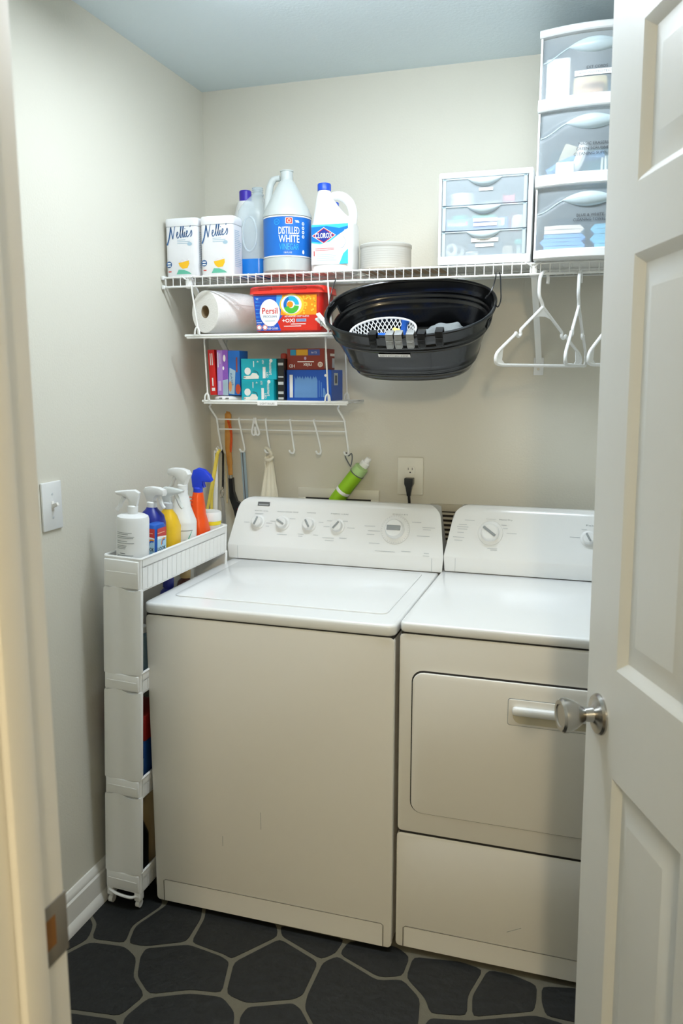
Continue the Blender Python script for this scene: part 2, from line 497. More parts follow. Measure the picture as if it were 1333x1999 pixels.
# ------------------------------------------------------------------ ceiling lamp (above the frame)
lamp = T('ceiling_lamp', 'long white fluorescent ceiling lamp above the washer and dryer', 'lamp', (0.82, -0.85, H))
b = MB()
b.box((-0.47, -0.078, -0.018), (0.47, 0.078, -0.0003), M('lamp_base', (235, 235, 232), 0.4), 0.003)
for s_ in (-1, 1):
    b.box((s_ * 0.458 - 0.012, -0.080, -0.052), (s_ * 0.458 + 0.012, 0.080, -0.0003), m_pl, 0.004)
b.build('base', lamp)
m_glow = bpy.data.materials.new('lamp_glass'); m_glow.use_nodes = True
bs = m_glow.node_tree.nodes['Principled BSDF']
bs.inputs['Base Color'].default_value = (0.9, 0.9, 0.9, 1)
bs.inputs['Emission Color'].default_value = (0.84, 0.925, 1.0, 1)
bs.inputs['Emission Strength'].default_value = CEIL_W
b = MB()
pr = [(-0.076, -0.0185), (-0.078, -0.030), (-0.068, -0.042), (-0.042, -0.049), (0, -0.051), (0.042, -0.049), (0.068, -0.042), (0.078, -0.030), (0.076, -0.0185)]
b.loft([[(x, y, z) for y, z in pr] for x in (-0.446, 0.446)], m_glow, cap=False, closed=False)
b.build('acrylic_diffuser', lamp, 'glowing acrylic diffuser')

# ------------------------------------------------------------------ washing machine
WX0, WX1, WYF, ZT = 0.171, 0.866, -0.768, 0.900
def groove_panel(mb, x0, z0, x1, z1, y, mat, r=0.012, th=0.02):
    mb.prism(rrect(x0, z0, x1, z1, r), 0.0, th, mat, FRONT(0, y + th, 0), bev=0.004, smooth=True)
def console(root, x0, x1, dy, zb, name='console'):
    al = math.atan2(0.057, 0.135)
    prof = [(-0.200, 0.0), (-0.211, 0.003), (-0.213, 0.010), (-0.213, 0.046), (-0.211, 0.052)]
    for t in (0.25, 0.5, 0.7, 0.82, 0.9, 0.96, 1.0):
        prof.append((-0.211 + t * 0.055, 0.052 + t * 0.130))
    prof += [(-0.149, 0.192), (-0.140, 0.198), (-0.125, 0.200), (-0.09, 0.196), (-0.082, 0.19), (-0.080, 0.0)]
    def ext(z):
        e = 0.024 * max(0, z - 0.05) / 0.15
        rr = 0.036
        if z > 0.200 - rr:
            q = z - (0.200 - rr)
            e += rr - math.sqrt(max(0, rr * rr - q * q))
        if z < 0.05:
            e += 0.004 * (1 - z / 0.05)
        return e
    b = MB()
    ring = []
    L = [Vector((x0 + ext(z), y + dy, zb + z)) for y, z in prof]
    Rr = [Vector((x1 - ext(z), y + dy, zb + z)) for y, z in prof]
    n = len(prof)
    b.raw(L + Rr, [[i, i + n, (i + 1) % n + n, (i + 1) % n] for i in range(n)], m_enamel, smooth=True)
    b.raw(L, [list(range(n))], m_enamel)
    b.raw(Rr, [list(range(n))[::-1]], m_enamel)
    # seams of the end caps
    for xs_ in (x0 + 0.036, x1 - 0.036):
        b.box((xs_ - 0.0008, -0.2138 + dy, zb + 0.004), (xs_ + 0.0008, -0.21 + dy, zb + 0.046), m_lgrey)
    X = Matrix(((1, 0, 0, 0), (0, sin(al), -cos(al), -0.2115 + dy), (0, cos(al), sin(al), zb + 0.052), (0, 0, 0, 1)))
    return b, X
def knob(root, X, x, t, r, ang, nm, lab=None):
    b = MB()
    Y = X @ Matrix.Translation((x, t, 0))
    b.lathe([(r * 1.35, 0), (r * 1.35, 0.0015), (r * 1.05, 0.003), (r, 0.006), (r * 0.93, 0.017), (r * 0.8, 0.019), (0, 0.0195)], m_pl, Y, 32)
    Z = Y @ Matrix.Rotation(ang, 4, 'Z')
    b.box((-r * 0.16, -r * 0.72, 0.0193), (r * 0.16, r * 0.82, 0.0225), m_grey, 0.0012, X=Z)
    return b.build(nm, root, lab)
def tiny(mb, X, spec, mat=None):
    for x, t, w in spec:
        mb.rect(x - w / 2, t - 0.0011, x + w / 2, t + 0.0011, mat or m_lgrey, X, z=0.0006)

wm = T('washing_machine', 'white top-loading washing machine with five round console knobs', 'washing machine', (0.52, -0.42, 0))
b = MB()
b.box((WX0 + 0.004, WYF + 0.012, 0.016), (WX1 - 0.004, -0.06, 0.862), m_cabin)
b.box((WX0 + 0.003, WYF + 0.003, 0.860), (WX1 - 0.003, -0.06, 0.8695), m_dark)
groove_panel(b, WX0, 0.014, WX1, 0.866, WYF, m_cabin)
b.build('cabinet', wm, world=True)
b = MB()
ln = [(0.196, 0.016), (0.196, 0.078), (0.202, 0.082), (0.838, 0.082), (0.844, 0.078), (0.844, 0.016)]
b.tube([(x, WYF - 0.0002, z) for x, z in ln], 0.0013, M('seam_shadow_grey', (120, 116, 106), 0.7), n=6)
b.box((0.1985, WYF - 0.0006, 0.016), (0.8415, WYF + 0.002, 0.0800), m_cabin, 0.0005, 1)
b.build('kick_panel', wm, world=True)
for x, z, L in ((0.385, 0.22, 0.03), (0.50, 0.29, 0.05)):
    b = MB(); b.box((x, WYF - 0.0004, z), (x + 0.0010, WYF + 0.001, z + L), m_grey); b.build('scuff_mark', wm, 'thin grey scuff mark', world=True)
for x in (0.22, 0.82):
    for y in (-0.70, -0.12):
        b = MB(); b.cyl((x, y, 0.0018), (x, y, 0.02), 0.018, m_black); b.build('levelling_foot', wm, world=True)
b = MB()
b.prism(rrect(WX0 - 0.005, -0.772, WX1 + 0.003, -0.045, 0.022), 0.869, ZT, m_enamel, bev=0.008, seg=3, smooth=True)
b.build('top_panel', wm, world=True)
b = MB()
b.prism(rrect(0.214, -0.690, 0.826, -0.235, 0.020), ZT - 0.001, ZT + 0.0035, m_enamel, bev=0.003, seg=2, smooth=True)
b.build('lid', wm, world=True)
cb, CX = console(wm, 0.157, 0.884, 0.0, ZT + 0.0005)
b = MB()
b.rect(0.245, 0.133, 0.288, 0.147, m_dgrey, CX, z=0.0006)
b.rect(0.249, 0.135, 0.284, 0.140, m_grey, CX, z=0.0009)
b.build('badge', wm, 'small grey rectangular badge', world=True)
b = cb
b.text('WATER LEVEL', 0.262, 0.116, 0.0035, m_grey, CX, w=0.05)
b.text('WASH / RINSE TEMP', 0.355, 0.117, 0.0035, m_grey, CX, w=0.075)
b.text('OPTIONS', 0.438, 0.118, 0.0035, m_grey, CX, w=0.03)
b.text('FABRIC CARE', 0.535, 0.119, 0.0035, m_grey, CX, w=0.06)
b.text('CYCLES', 0.735, 0.128, 0.0035, m_grey, CX, w=0.05)
tiny(b, CX, [(0.255, 0.106, 0.03), (0.215, 0.075, 0.02), (0.295, 0.076, 0.022), (0.29, 0.065, 0.012), (0.308, 0.083, 0.02), (0.375, 0.095, 0.02), (0.345, 0.040, 0.035), (0.41, 0.045, 0.02), (0.41, 0.038, 0.015), (0.462, 0.045, 0.016), (0.475, 0.088, 0.016), (0.50, 0.075, 0.03), (0.555, 0.096, 0.02), (0.578, 0.075, 0.025), (0.505, 0.095, 0.02), (0.555, 0.04, 0.025), (0.505, 0.038, 0.04), (0.51, 0.03, 0.03), (0.64, 0.085, 0.035), (0.655, 0.07, 0.04), (0.645, 0.058, 0.025), (0.66, 0.03, 0.035), (0.69, 0.006, 0.05), (0.79, 0.105, 0.03), (0.83, 0.09, 0.04), (0.825, 0.083, 0.025), (0.815, 0.062, 0.04), (0.765, 0.01, 0.03), (0.72, -0.004 + 0.01, 0.02), (0.83, 0.0, 0.02), (0.83, 0.008, 0.016)])
b.build('console', wm, world=True)
for x, ang in ((0.2535, -0.35), (0.341, 1.05), (0.434, 0.55), (0.531, -0.65)):
    knob(wm, RM[wm.name].inverted() @ CX, x, 0.078, 0.0185, ang, 'selector_knob')
b = MB()
Y = CX @ Matrix.Translation((0.724, 0.078, 0))
b.lathe([(0.047, 0), (0.046, 0.003), (0.038, 0.005), (0.031, 0.006), (0.0285, 0.024), (0.026, 0.027), (0, 0.0275)], m_pl, Y, 40)
b.box((-0.022, -0.0075, 0.0268), (0.022, 0.0085, 0.0292), m_grey, 0.002, X=Y)
for k in range(36):
    t = 2 * PI * k / 36
    b.box((-0.0004, 0.0405, 0.0035), (0.0004, 0.045, 0.0042), m_lgrey, X=Y @ Matrix.Rotation(t, 4, 'Z'))
b.build('cycle_dial', wm, 'large round cycle dial', world=True)

# ------------------------------------------------------------------ clothes dryer
DX0, DX1, DYF = 0.877, 1.611, -0.750
dr = T('clothes_dryer', 'white front-loading dryer with a square door beside the washer', 'dryer', (1.244, -0.40, 0))
b = MB()
b.box((DX0 + 0.004, DYF + 0.020, 0.016), (DX1 - 0.004, -0.06, 0.872), m_cabin)
b.box((DX0 + 0.003, DYF + 0.003, 0.868), (DX1 - 0.003, -0.06, 0.8788), m_dark)
b.box((DX0 + 0.003, DYF + 0.003, 0.337), (DX1 - 0.003, -0.06, 0.349), m_dark)
groove_panel(b, DX0 - 0.002, 0.346, DX1, 0.875, DYF, m_cabin)
b.build('cabinet', dr, world=True)
b = MB()
groove_panel(b, DX0 - 0.004, 0.014, DX1, 0.3405, DYF, m_cabin)
b.build('lower_panel', dr, world=True)
b = MB()
ln = [(0.894, 0.016), (0.894, 0.070), (0.900, 0.075), (1.590, 0.075), (1.596, 0.070), (1.596, 0.016)]
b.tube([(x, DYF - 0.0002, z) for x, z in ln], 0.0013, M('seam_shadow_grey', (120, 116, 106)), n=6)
b.box((0.8965, DYF - 0.0006, 0.016), (1.5935, DYF + 0.002, 0.0730), m_cabin, 0.0005, 1)
b.build('kick_panel', dr, world=True)
for x in (0.93, 1.56):
    for y in (-0.69, -0.12):
        b = MB(); b.cyl((x, y, 0.0018), (x, y, 0.02), 0.018, m_black); b.build('levelling_foot', dr, world=True)
b = MB()
b.prism(rrect(DX0 - 0.002, -0.753, DX1 + 0.003, -0.045, 0.018), 0.8785, 0.905, m_enamel, bev=0.007, seg=3, smooth=True)
b.build('top_panel', dr, world=True)
b, CX2 = console(dr, 0.884, 1.606, 0.006, 0.9055)
b.text('Heavy Dry', 1.065, 0.122, 0.004, m_grey, CX2, w=0.04)
b.text('Cotton', 1.02, 0.122, 0.004, m_lgrey, CX2, w=0.03)
b.text('Fabric Temp', 1.345, 0.118, 0.0045, m_grey, CX2, w=0.09)
tiny(b, CX2, [(0.955, 0.115, 0.03), (0.935, 0.100, 0.025), (0.935, 0.093, 0.035), (0.935, 0.086, 0.03), (0.93, 0.075, 0.02), (0.925, 0.06, 0.035), (0.925, 0.05, 0.025), (1.06, 0.105, 0.016), (1.065, 0.095, 0.014), (1.085, 0.08, 0.03), (1.03, 0.03, 0.03), (1.27, 0.08, 0.03), (1.295, 0.105, 0.016), (1.34, 0.105, 0.016), (1.035, 0.025, 0.02)])
b.build('console', dr, world=True)
b = MB()
Y = CX2 @ Matrix.Translation((1.021, 0.078, 0))
b.lathe([(0.038, 0), (0.037, 0.003), (0.031, 0.005), (0.028, 0.006), (0.026, 0.022), (0.022, 0.025), (0, 0.0255)], m_pl, Y, 40)
b.box((-0.004, -0.022, 0.0248), (0.004, 0.024, 0.0285), m_grey, 0.0015, X=Y @ Matrix.Rotation(0.95, 4, 'Z'))
b.build('timer_dial', dr, 'large round timer dial', world=True)
knob(dr, RM[dr.name].inverted() @ CX2, 1.309, 0.078, 0.0175, 0.5, 'temperature_knob')
# door with dark gap and handle pocket
b = MB()
b.prism(rrect(0.9075, 0.4025, 1.5805, 0.784, 0.030), 0, 0.0006, m_dark, FRONT(0, DYF, 0))
b.prism(rrect(0.911, 0.406, 1.577, 0.7805, 0.028), 0.0004, 0.009, m_cabin, FRONT(0, DYF, 0), bev=0.004, smooth=True)
dd = b.build('door', dr, world=True)
b = MB()
FX = FRONT(0, DYF - 0.009, 0)
b.prism(rrect(1.1455, 0.6745, 1.4015, 0.7425, 0.006), 0, 0.0006, m_grey, FX)
b.prism(rrect(1.147, 0.676, 1.400, 0.741, 0.006), 0, 0.0028, m_cabin, FX, bev=0.001)
b.prism(rrect(1.158, 0.682, 1.389, 0.722, 0.019), 0.001, 0.0034, M('handle_pocket', (196, 190, 168), 0.5), FX)
b.box((1.157, DYF - 0.026, 0.704), (1.390, DYF - 0.010, 0.726), m_pl, 0.008, 3)
b.build('door_handle', dd, 'white pocket handle', world=True)
b = MB()
X = Matrix.Translation((1.18, DYF - 0.0003, 0.125)) @ Matrix.Rotation(R(-28), 4, 'Y')
b.box((-0.02, 0, 0), (0.02, 0.001, 0.0012), m_grey, X=X)
b.build('scuff_mark', dr, 'short grey scratch', world=True)

# ------------------------------------------------------------------ wire shelf along the back wall
SZ, SY = 1.8065, -0.315
ws = T('wire_shelf', 'long white wire shelf fixed to the back wall', 'shelf', (0.7, 0, 1.78))
b = MB()
x = 0.016
while x < 1.70:
    b.tube([(x, -0.004, SZ), (x, SY + 0.002, SZ), (x, SY, SZ - 0.002), (x, SY, SZ - 0.031)], 0.00145, m_wire, n=5)
    x += 0.0252
b.build('deck_wires', ws, world=True)
b = MB()
for y, z, r in ((SY + 0.001, SZ - 0.003, 0.0028), (SY + 0.001, SZ - 0.031, 0.0032), (-0.160, SZ - 0.0035, 0.0028), (-0.006, SZ - 0.003, 0.0028)):
    b.cyl((0.010, y, z), (1.72, y, z), r, m_wire, n=8)
b.build('rail_wires', ws, world=True)
for bx in (0.092, 1.131):
    b = MB()
    p0, p1 = Vector((bx, SY + 0.012, SZ - 0.008)), Vector((bx + 0.003, -0.006, 1.545))
    u = (p1 - p0).normalized()
    b.loft([[p + Vector((sx * 0.0085, 0, 0)) + Vector((0, -u.z, u.y)) * sy * 0.0035 for sx, sy in ((-1, -1), (1, -1), (1, 1), (-1, 1))] for p in (p0, p1)], m_wire, smooth=False)
    b.box((bx - 0.013, -0.006, 1.506), (bx + 0.017, -0.0005, 1.560), m_pl, 0.002)
    b.cyl((bx + 0.002, -0.009, 1.524), (bx + 0.002, -0.004, 1.524), 0.004, m_steel)
    b.box((bx - 0.010, SY + 0.002, SZ - 0.036), (bx + 0.010, SY + 0.022, SZ - 0.0045), m_pl, 0.003)
    for s_ in (-1, 1):
        b.tube([(bx + s_ * 0.004, SY + 0.002, SZ - 0.012), (bx + s_ * 0.014, SY - 0.006, SZ - 0.004), (bx + s_ * 0.022, SY + 0.003, SZ + 0.001)], 0.002, m_pl, n=6, sub=4)
    b.build('support_bracket', ws, world=True)
b = MB()
for z in (SZ - 0.003, SZ - 0.031):
    b.box((0.002, SY - 0.004, z - 0.006), (0.012, SY + 0.010, z + 0.006), m_pl, 0.002)
b.build('end_clip', ws, world=True)

# ------------------------------------------------------------------ hanging shelves and hook rail
def hang_shelf(name, label, x0, x1, y0, y1, z, hangers, parent_z):
    t = T(name, label, 'shelf', ((x0 + x1) / 2, (y0 + y1) / 2, z), group='hanging shelves under the wire shelf')
    b = MB()
    b.tube([(x0, y0, z), (x1, y0, z), (x1, y1, z), (x0, y1, z)], 0.0042, m_wire, n=8, closed=True)
    b.tube([(x0 + 0.004, y0 + 0.001, z - 0.0062), (x1 - 0.004, y0 + 0.001, z - 0.0062)], 0.0030, m_wire, n=8)
    b.build('rim', t, world=True)
    b = MB()
    x = x0 + 0.012
    while x < x1 - 0.005:
        b.cyl((x, y0, z + 0.001), (x, y1, z + 0.001), 0.0016, m_wire, n=5)
        x += 0.0128
    for k in range(1, 4):
        y = y0 + (y1 - y0) * k / 4
        b.cyl((x0, y, z - 0.002), (x1, y, z - 0.002), 0.0022, m_wire, n=6)
    b.build('deck_wires', t, world=True)
    for (xt, xb, y) in hangers:
        b = MB()
        b.tube([(xt + 0.003, y - 0.002, parent_z - 0.002), (xt, y - 0.006, parent_z + 0.002), (xt, y - 0.006, parent_z - 0.012), (xb, y - 0.001, z + 0.026), (xb + 0.001, y, z + 0.004)], 0.0026, m_wire, n=6)
        for s_ in (-1, 1):
            b.tube([(xb, y - 0.004, z + 0.026), (xb + s_ * 0.006, y - 0.006, z + 0.018), (xb + s_ * 0.008, y - 0.006, z + 0.003)], 0.0030, m_wire, n=6, sub=3)
        b.build('hanger_wire', t, world=True)
    return t
hang_shelf('hanging_shelf', 'upper white hanging wire shelf holding the paper towel roll', 0.077, 0.580, -0.312, -0.075, 1.627, [(0.107, 0.121, -0.314), (0.548, 0.556, -0.314), (0.112, 0.121, -0.085), (0.548, 0.552, -0.085)], SZ - 0.031)
sh3 = hang_shelf('hanging_shelf', 'lower white hanging wire shelf holding the light bulb boxes', 0.080, 0.577, -0.214, -0.040, 1.4225, [(0.094, 0.098, -0.213), (0.506, 0.512, -0.213), (0.094, 0.098, -0.050), (0.518, 0.524, -0.050)], 1.622)
b = MB()
X = Matrix.Translation((0.310, -0.2195, 1.4165))
b.box((-0.034, -0.0006, -0.006), (0.034, 0.0, 0.006), m_tagw, X=X)
b.text('LIGHT BULBS', 0, 0, 0.006, m_grey, X @ FRONT(0, -0.0008, 0), w=0.05)
b.build('label_strip', sh3, 'white label tape reading light bulbs', world=True)
hr = T('hook_rail', 'white wire rail with six hooks hanging under the lower shelf', 'hook rail', (0.31, -0.10, 1.35))
b = MB()
for z, y in ((1.358, -0.104), (1.3235, -0.088)):
    b.cyl((0.074, y, z), (0.536, y, z), 0.0024, m_wire, n=8)
b.build('rail_wires', hr, world=True)
def hook(xt, xb, top):
    b = MB()
    pts = []
    if top:
        d = 0.016 if xt < 0.3 else 0.016
        pts += [(xt - d, -0.118, 1.413), (xt - d, -0.121, 1.406), (xt - d - 0.001, -0.124, 1.398), (xt - 0.004, -0.112, 1.37)]
    else:
        pts += [(xt, -0.101, 1.3625)]
    pts += [(xt, -0.1075, 1.358), (xt + (xb - xt) * 0.5, -0.092, 1.3235), (xb, -0.067, 1.268), (xb, -0.062, 1.255), (xb - 0.002, -0.066, 1.246), (xb - 0.007, -0.076, 1.247), (xb - 0.010, -0.083, 1.256)]
    b.tube(pts, 0.0032, m_wire, n=8, sub=5)
    b.build('hook', hr, world=True)
for i, (xt, xb) in enumerate(((0.077, 0.070), (0.159, 0.158), (0.256, 0.251), (0.344, 0.341), (0.427, 0.436), (0.533, 0.533))):
    hook(xt, xb, i in (0, 5))

# ------------------------------------------------------------------ goods on the wire shelf
DK = SZ + 0.0016     # top of the deck
m_tin = M('tin_white', (238, 240, 244), 0.3, coat=0.2)
m_script = M('script_blue', (52, 98, 150), 0.5)
m_pale = M('pale_blue_print', (168, 196, 214), 0.5)
m_basket = M('basket_yellow', (246, 190, 30), 0.5)
def script(b, X, x0, y0, sc):
    e = [(.33, .07), (.39, .13), (.40, .18), (.37, .19), (.345, .12), (.36, .03), (.40, .01), (.45, .06)]
    l = [(.45, .06), (.505, .20), (.545, .36), (.53, .40), (.512, .34), (.492, .12), (.505, .01), (.54, .05)]
    sh = lambda p, d: [(x + d, y) for x, y in p]
    strokes = [([(-.05, -.16), (.03, .0), (.09, .22), (.12, .36)], .030), ([(.12, .36), (.15, .18), (.19, .0)], .022), ([(.19, .0), (.24, .2), (.28, .36), (.33, .38)], .016), (e, .018), (l, .018), (sh(l, .09), .018), ([(.63, .05), (.66, .17), (.655, .05), (.68, .01), (.71, .05)], .018), (sh(e, .38), .018), ([(.90, .36), (.885, .29)], .02), ([(.86, .05), (.92, .17), (.93, .19), (.95, .10), (.92, .02), (.88, .02)], .018), ([(.675, .25), (.68, .27)], .02)]
    for pts, w in strokes:
        P = []
        for i in range(len(pts) - 1):
            g = lambda k: Vector(pts[max(0, min(len(pts) - 1, k))])
            for t in range(5):
                t /= 5
                a_, p_, c_, d_ = g(i - 1), g(i), g(i + 1), g(i + 2)
                P.append(0.5 * (2 * p_ + (c_ - a_) * t + (2 * a_ - 5 * p_ + 4 * c_ - d_) * t * t + (3 * p_ - a_ - 3 * c_ + d_) * t ** 3))
        P.append(Vector(pts[-1]))
        for i in range(len(P) - 1):
            d = P[i + 1] - P[i]
            if d.length < 1e-6:
                continue
            n = Vector((-d.y, d.x)).normalized() * w * 0.85
            q = [P[i] - n, P[i + 1] - n, P[i + 1] + n, P[i] + n]
            b.raw([(x0 + p.x * sc, y0 + (p.y * 1.15 + p.x * 0.08) * sc, 0.0004) for p in q], [[0, 1, 2, 3]], m_script, X)
def canister(x0, label):
    t = T('canister', label, 'canister', (x0 + 0.056, -0.265, DK), group='square white tins on the wire shelf')
    b = MB()
    b.loft([se(0.0545, 0.0385, 7, z=z) for z in (0.0, 0.003)] + [se(0.055, 0.039, 7, z=z) for z in (0.004, 0.148)], m_tin)
    b.loft([se(0.0552, 0.0392, 7, z=z) for z in (0.1472, 0.1484)], m_grey)
    b.build('body', t)
    b = MB()
    b.loft([se(0.0555, 0.0395, 7, z=0.1485), se(0.056, 0.040, 7, z=0.150), se(0.056, 0.040, 7, z=0.168), se(0.054, 0.038, 7, z=0.1725), se(0.046, 0.030, 7, z=0.1735)], m_tin)
    b.build('lid', t)
    b = MB()
    X = FRONT(0, -0.0391, 0)
    script(b, X, -0.043, 0.110, 0.086)
    lines(b, -0.012, 0.107, 0.046, 3, 0.005, m_pale, X, h=0.0018)
    b.disc(0.030, 0.095, 0.008, 0.0055, m_pale, X)
    b.disc(-0.042, 0.036, 0.0095, 0.0095, m_script, X)
    b.rect(-0.0475, 0.037, -0.0365, 0.0405, m_white, X, z=0.0006)
    b.rect(-0.0475, 0.030, -0.0365, 0.0335, m_white, X, z=0.0006)
    b.rect(-0.045, 0.013, -0.035, 0.016, M('red_print', (206, 60, 52), 0.5), X)
    # plain laundry basket
    b.art([(-0.010, 0.040), (0.026, 0.047), (0.027, 0.036), (0.020, 0.024), (0.004, 0.022), (-0.006, 0.030)], m_basket, X)
    b.art([(-0.008, 0.040), (0.002, 0.050), (0.012, 0.046), (0.022, 0.052), (0.025, 0.046)], M('cloth_print', (225, 222, 226), 0.6), X, z=0.0006)
    b.art([(-0.018, 0.006), (0.034, 0.006), (0.026, 0.012), (0.008, 0.019), (-0.010, 0.020)], M('teal_print', (98, 186, 160), 0.5), X)
    b.build('printed_front', t)
    b = MB()
    X = RIGHT(0.0551, 0, 0)
    lines(b, -0.026, 0.13, 0.05, 20, 0.0055, m_pale, X, h=0.0016, seed=4)
    b.build('printed_side', t)
canister(0.010, 'square white tin with blue script, in the corner against the left wall')
canister(0.130, 'square white tin with blue script, beside the half empty blue jug')

m_liq = M('blue_liquid', (34, 124, 214), 0.2)
m_clear = M('clear_jug_plastic', (222, 238, 244), 0.25, alpha=0.34)
t = T('washer_fluid_jug', 'clear plastic jug with blue liquid left in its bottom', 'jug', (0.253, -0.165, DK))
b = MB()
b.loft([se(0.040, 0.040, 4, z=0.0), se(0.047, 0.049, 4, z=0.006), se(0.048, 0.050, 4, z=0.03), se(0.048, 0.050, 4, z=0.075), se(0.044, 0.050, 4, z=0.10), se(0.043, 0.050, 4, z=0.125), se(0.044, 0.050, 4, z=0.165), se(0.047, 0.050, 4, z=0.190), se(0.045, 0.047, 3.5, z=0.205), se(0.034, 0.038, 3, z=0.228, cx=0.004), se(0.022, 0.024, 2.4, z=0.246, cx=0.009), se(0.0165, 0.0165, 2, z=0.254, cx=0.012), se(0.0165, 0.0165, 2, z=0.275, cx=0.012)], m_clear)
b.build('body', t)
b = MB()
b.loft([se(0.041, 0.041, 4, z=0.0005), se(0.0474, 0.0494, 4, z=0.006), se(0.0485, 0.0505, 4, z=0.03), se(0.0485, 0.0505, 4, z=0.056)], m_liq)
b.build('liquid', t, 'bright blue liquid')
b = MB()
pts = [(0.004 + 0.024 * cos(2 * PI * k / 20), -0.0505, 0.13 + 0.052 * sin(2 * PI * k / 20)) for k in range(20)]
b.tube(pts, 0.0035, m_clear, closed=True)
b.build('grip_recess', t)
b = MB()
b.lathe([(0.019, 0.250), (0.020, 0.253), (0.019, 0.256)], m_clear, Matrix.Translation((0.012, 0, 0)))
for z in (0.262, 0.268, 0.274):
    b.lathe([(0.0168, z - 0.0015), (0.0180, z), (0.0168, z + 0.0015)], m_clear, Matrix.Translation((0.012, 0, 0)))
b.build('screw_neck', t)

def plain_bottle(name, label, cat, x, y, r, h, capm, capr, caph, bm_=m_pl, group=None, z=DK, neck=0.6):
    t = T(name, label, cat, (x, y, z), group=group)
    b = MB()
    b.lathe([(r * 0.85, 0), (r, 0.006), (r, h * neck), (r * 0.93, h * (neck + 0.1)), (r * 0.6, h * (neck + 0.28)), (capr * 0.85, h - caph - 0.004), (capr * 0.85, h - caph)], bm_)
    b.build('body', t)
    b = MB()
    b.lathe([(capr, h - caph), (capr, h - 0.003), (capr * 0.88, h), (0, h)], capm)
    b.build('cap', t)
    return t
m_purple = M('purple_cap', (62, 40, 176), 0.35)
plain_bottle('detergent_bottle', 'white bottle with violet cap half hidden behind the blue liquid jug', 'bottle', 0.180, -0.066, 0.043, 0.292, m_purple, 0.020, 0.036)

# vinegar jug
t = T('vinegar_jug', 'gallon jug with blue distilled white vinegar label and no cap', 'jug', (0.379, -0.205, DK))
b = MB()
VR = 0.0755
b.lathe([(0.055, 0), (0.070, 0.003), (VR, 0.011), (VR, 0.046), (VR - 0.003, 0.048), (VR - 0.003, 0.168), (VR, 0.170), (VR - 0.001, 0.178), (0.066, 0.198), (0.050, 0.228), (0.034, 0.258), (0.024, 0.275), (0.019, 0.281), (0.019, 0.305), (0.0205, 0.306), (0.0205, 0.309), (0.017, 0.309), (0.016, 0.290)], m_jug, n=40, cap=False)
b.raw([(0.055 * cos(2 * PI * k / 40), 0.055 * sin(2 * PI * k / 40), 0) for k in range(40)], [list(range(40))[::-1]], m_jug)
b.build('body', t)
b = MB()
b.tube([(-0.020, -0.006, 0.288), (-0.040, -0.008, 0.284), (-0.052, -0.01, 0.262), (-0.058, -0.01, 0.225), (-0.060, -0.01, 0.192)], [0.009, 0.0105, 0.0115, 0.012, 0.012], m_jug, n=12, sub=5)
b.build('handle', t)
b = MB()
b.lathe([(0.0, 0.004), (0.072, 0.006), (0.073, 0.03), (0.071, 0.16), (0.0, 0.162)], M('vinegar_liquid', (214, 226, 226), 0.3, alpha=0.7), n=36, cap=False)
b.build('liquid', t)
b = MB()
m_vlab = M('vinegar_label_blue', (18, 108, 200), 0.4)
m_cyan = M('cyan_print', (52, 178, 232), 0.4)
m_red = M('red_print', (206, 60, 52), 0.5)
r0 = VR - 0.0022
b.loft([[(r0 * sin(k * 2 * PI / 60), -r0 * cos(k * 2 * PI / 60), z) for k in range(60)] for z in (0.052, 0.165)], m_vlab, cap=False)
X = FRONT(0, -r0, 0) @ Matrix.Identity(4)
w = cylwrap(r0, 0)
XA = Matrix.Rotation(R(25), 4, 'Z') @ FRONT(0, -r0, 0)    # label front turned towards the room door
b.loft([[((r0 + 0.0008) * sin(k * 2 * PI / 60), -(r0 + 0.0008) * cos(k * 2 * PI / 60), z) for k in range(60)] for z in (0.0495, 0.053)], m_white, cap=False)
b.loft([[((r0 + 0.0008) * sin(k * 2 * PI / 60), -(r0 + 0.0008) * cos(k * 2 * PI / 60), z) for k in range(60)] for z in (0.1645, 0.168)], m_white, cap=False)
b.text('DISTILLED', 0, 0.125, 0.021, m_white, XA, w, w=0.064, bold=0.01)
b.text('WHITE', 0, 0.101, 0.021, m_white, XA, w, w=0.064, bold=0.01)
b.text('VINEGAR', 0, 0.078, 0.018, m_cyan, XA, w, w=0.060)
b.art(rrect(-0.011, 0.143, 0.011, 0.162, 0.003), m_white, XA, w, cuts=4)
b.art(rrect(-0.0095, 0.1445, 0.0095, 0.1605, 0.003), m_red, XA, w, 0.0006, cuts=4)
b.ring(0, 0.1525, 0.0035, 0.006, M('peach_print', (250, 196, 170), 0.5), XA, w, 0.0009)
b.ring(-0.038, 0.150, 0.0075, 0.0088, m_cyan, XA, w)
b.text('H', -0.038, 0.150, 0.007, m_cyan, XA, w)
b.rect(0.018, 0.152, 0.030, 0.154, m_white, XA, w)
b.rect(0.020, 0.148, 0.032, 0.151, m_white, XA, w)
for k in range(4):
    b.ring(0.046, 0.146 - k * 0.0125, 0.0022, 0.0048, m_white, XA, w)
b.disc(0.046, 0.064, 0.004, 0.006, m_white, XA, w)
b.text('128 FL OZ', -0.004, 0.061, 0.004, m_white, XA, w)
b.build('label', t, 'blue wrap-around label')

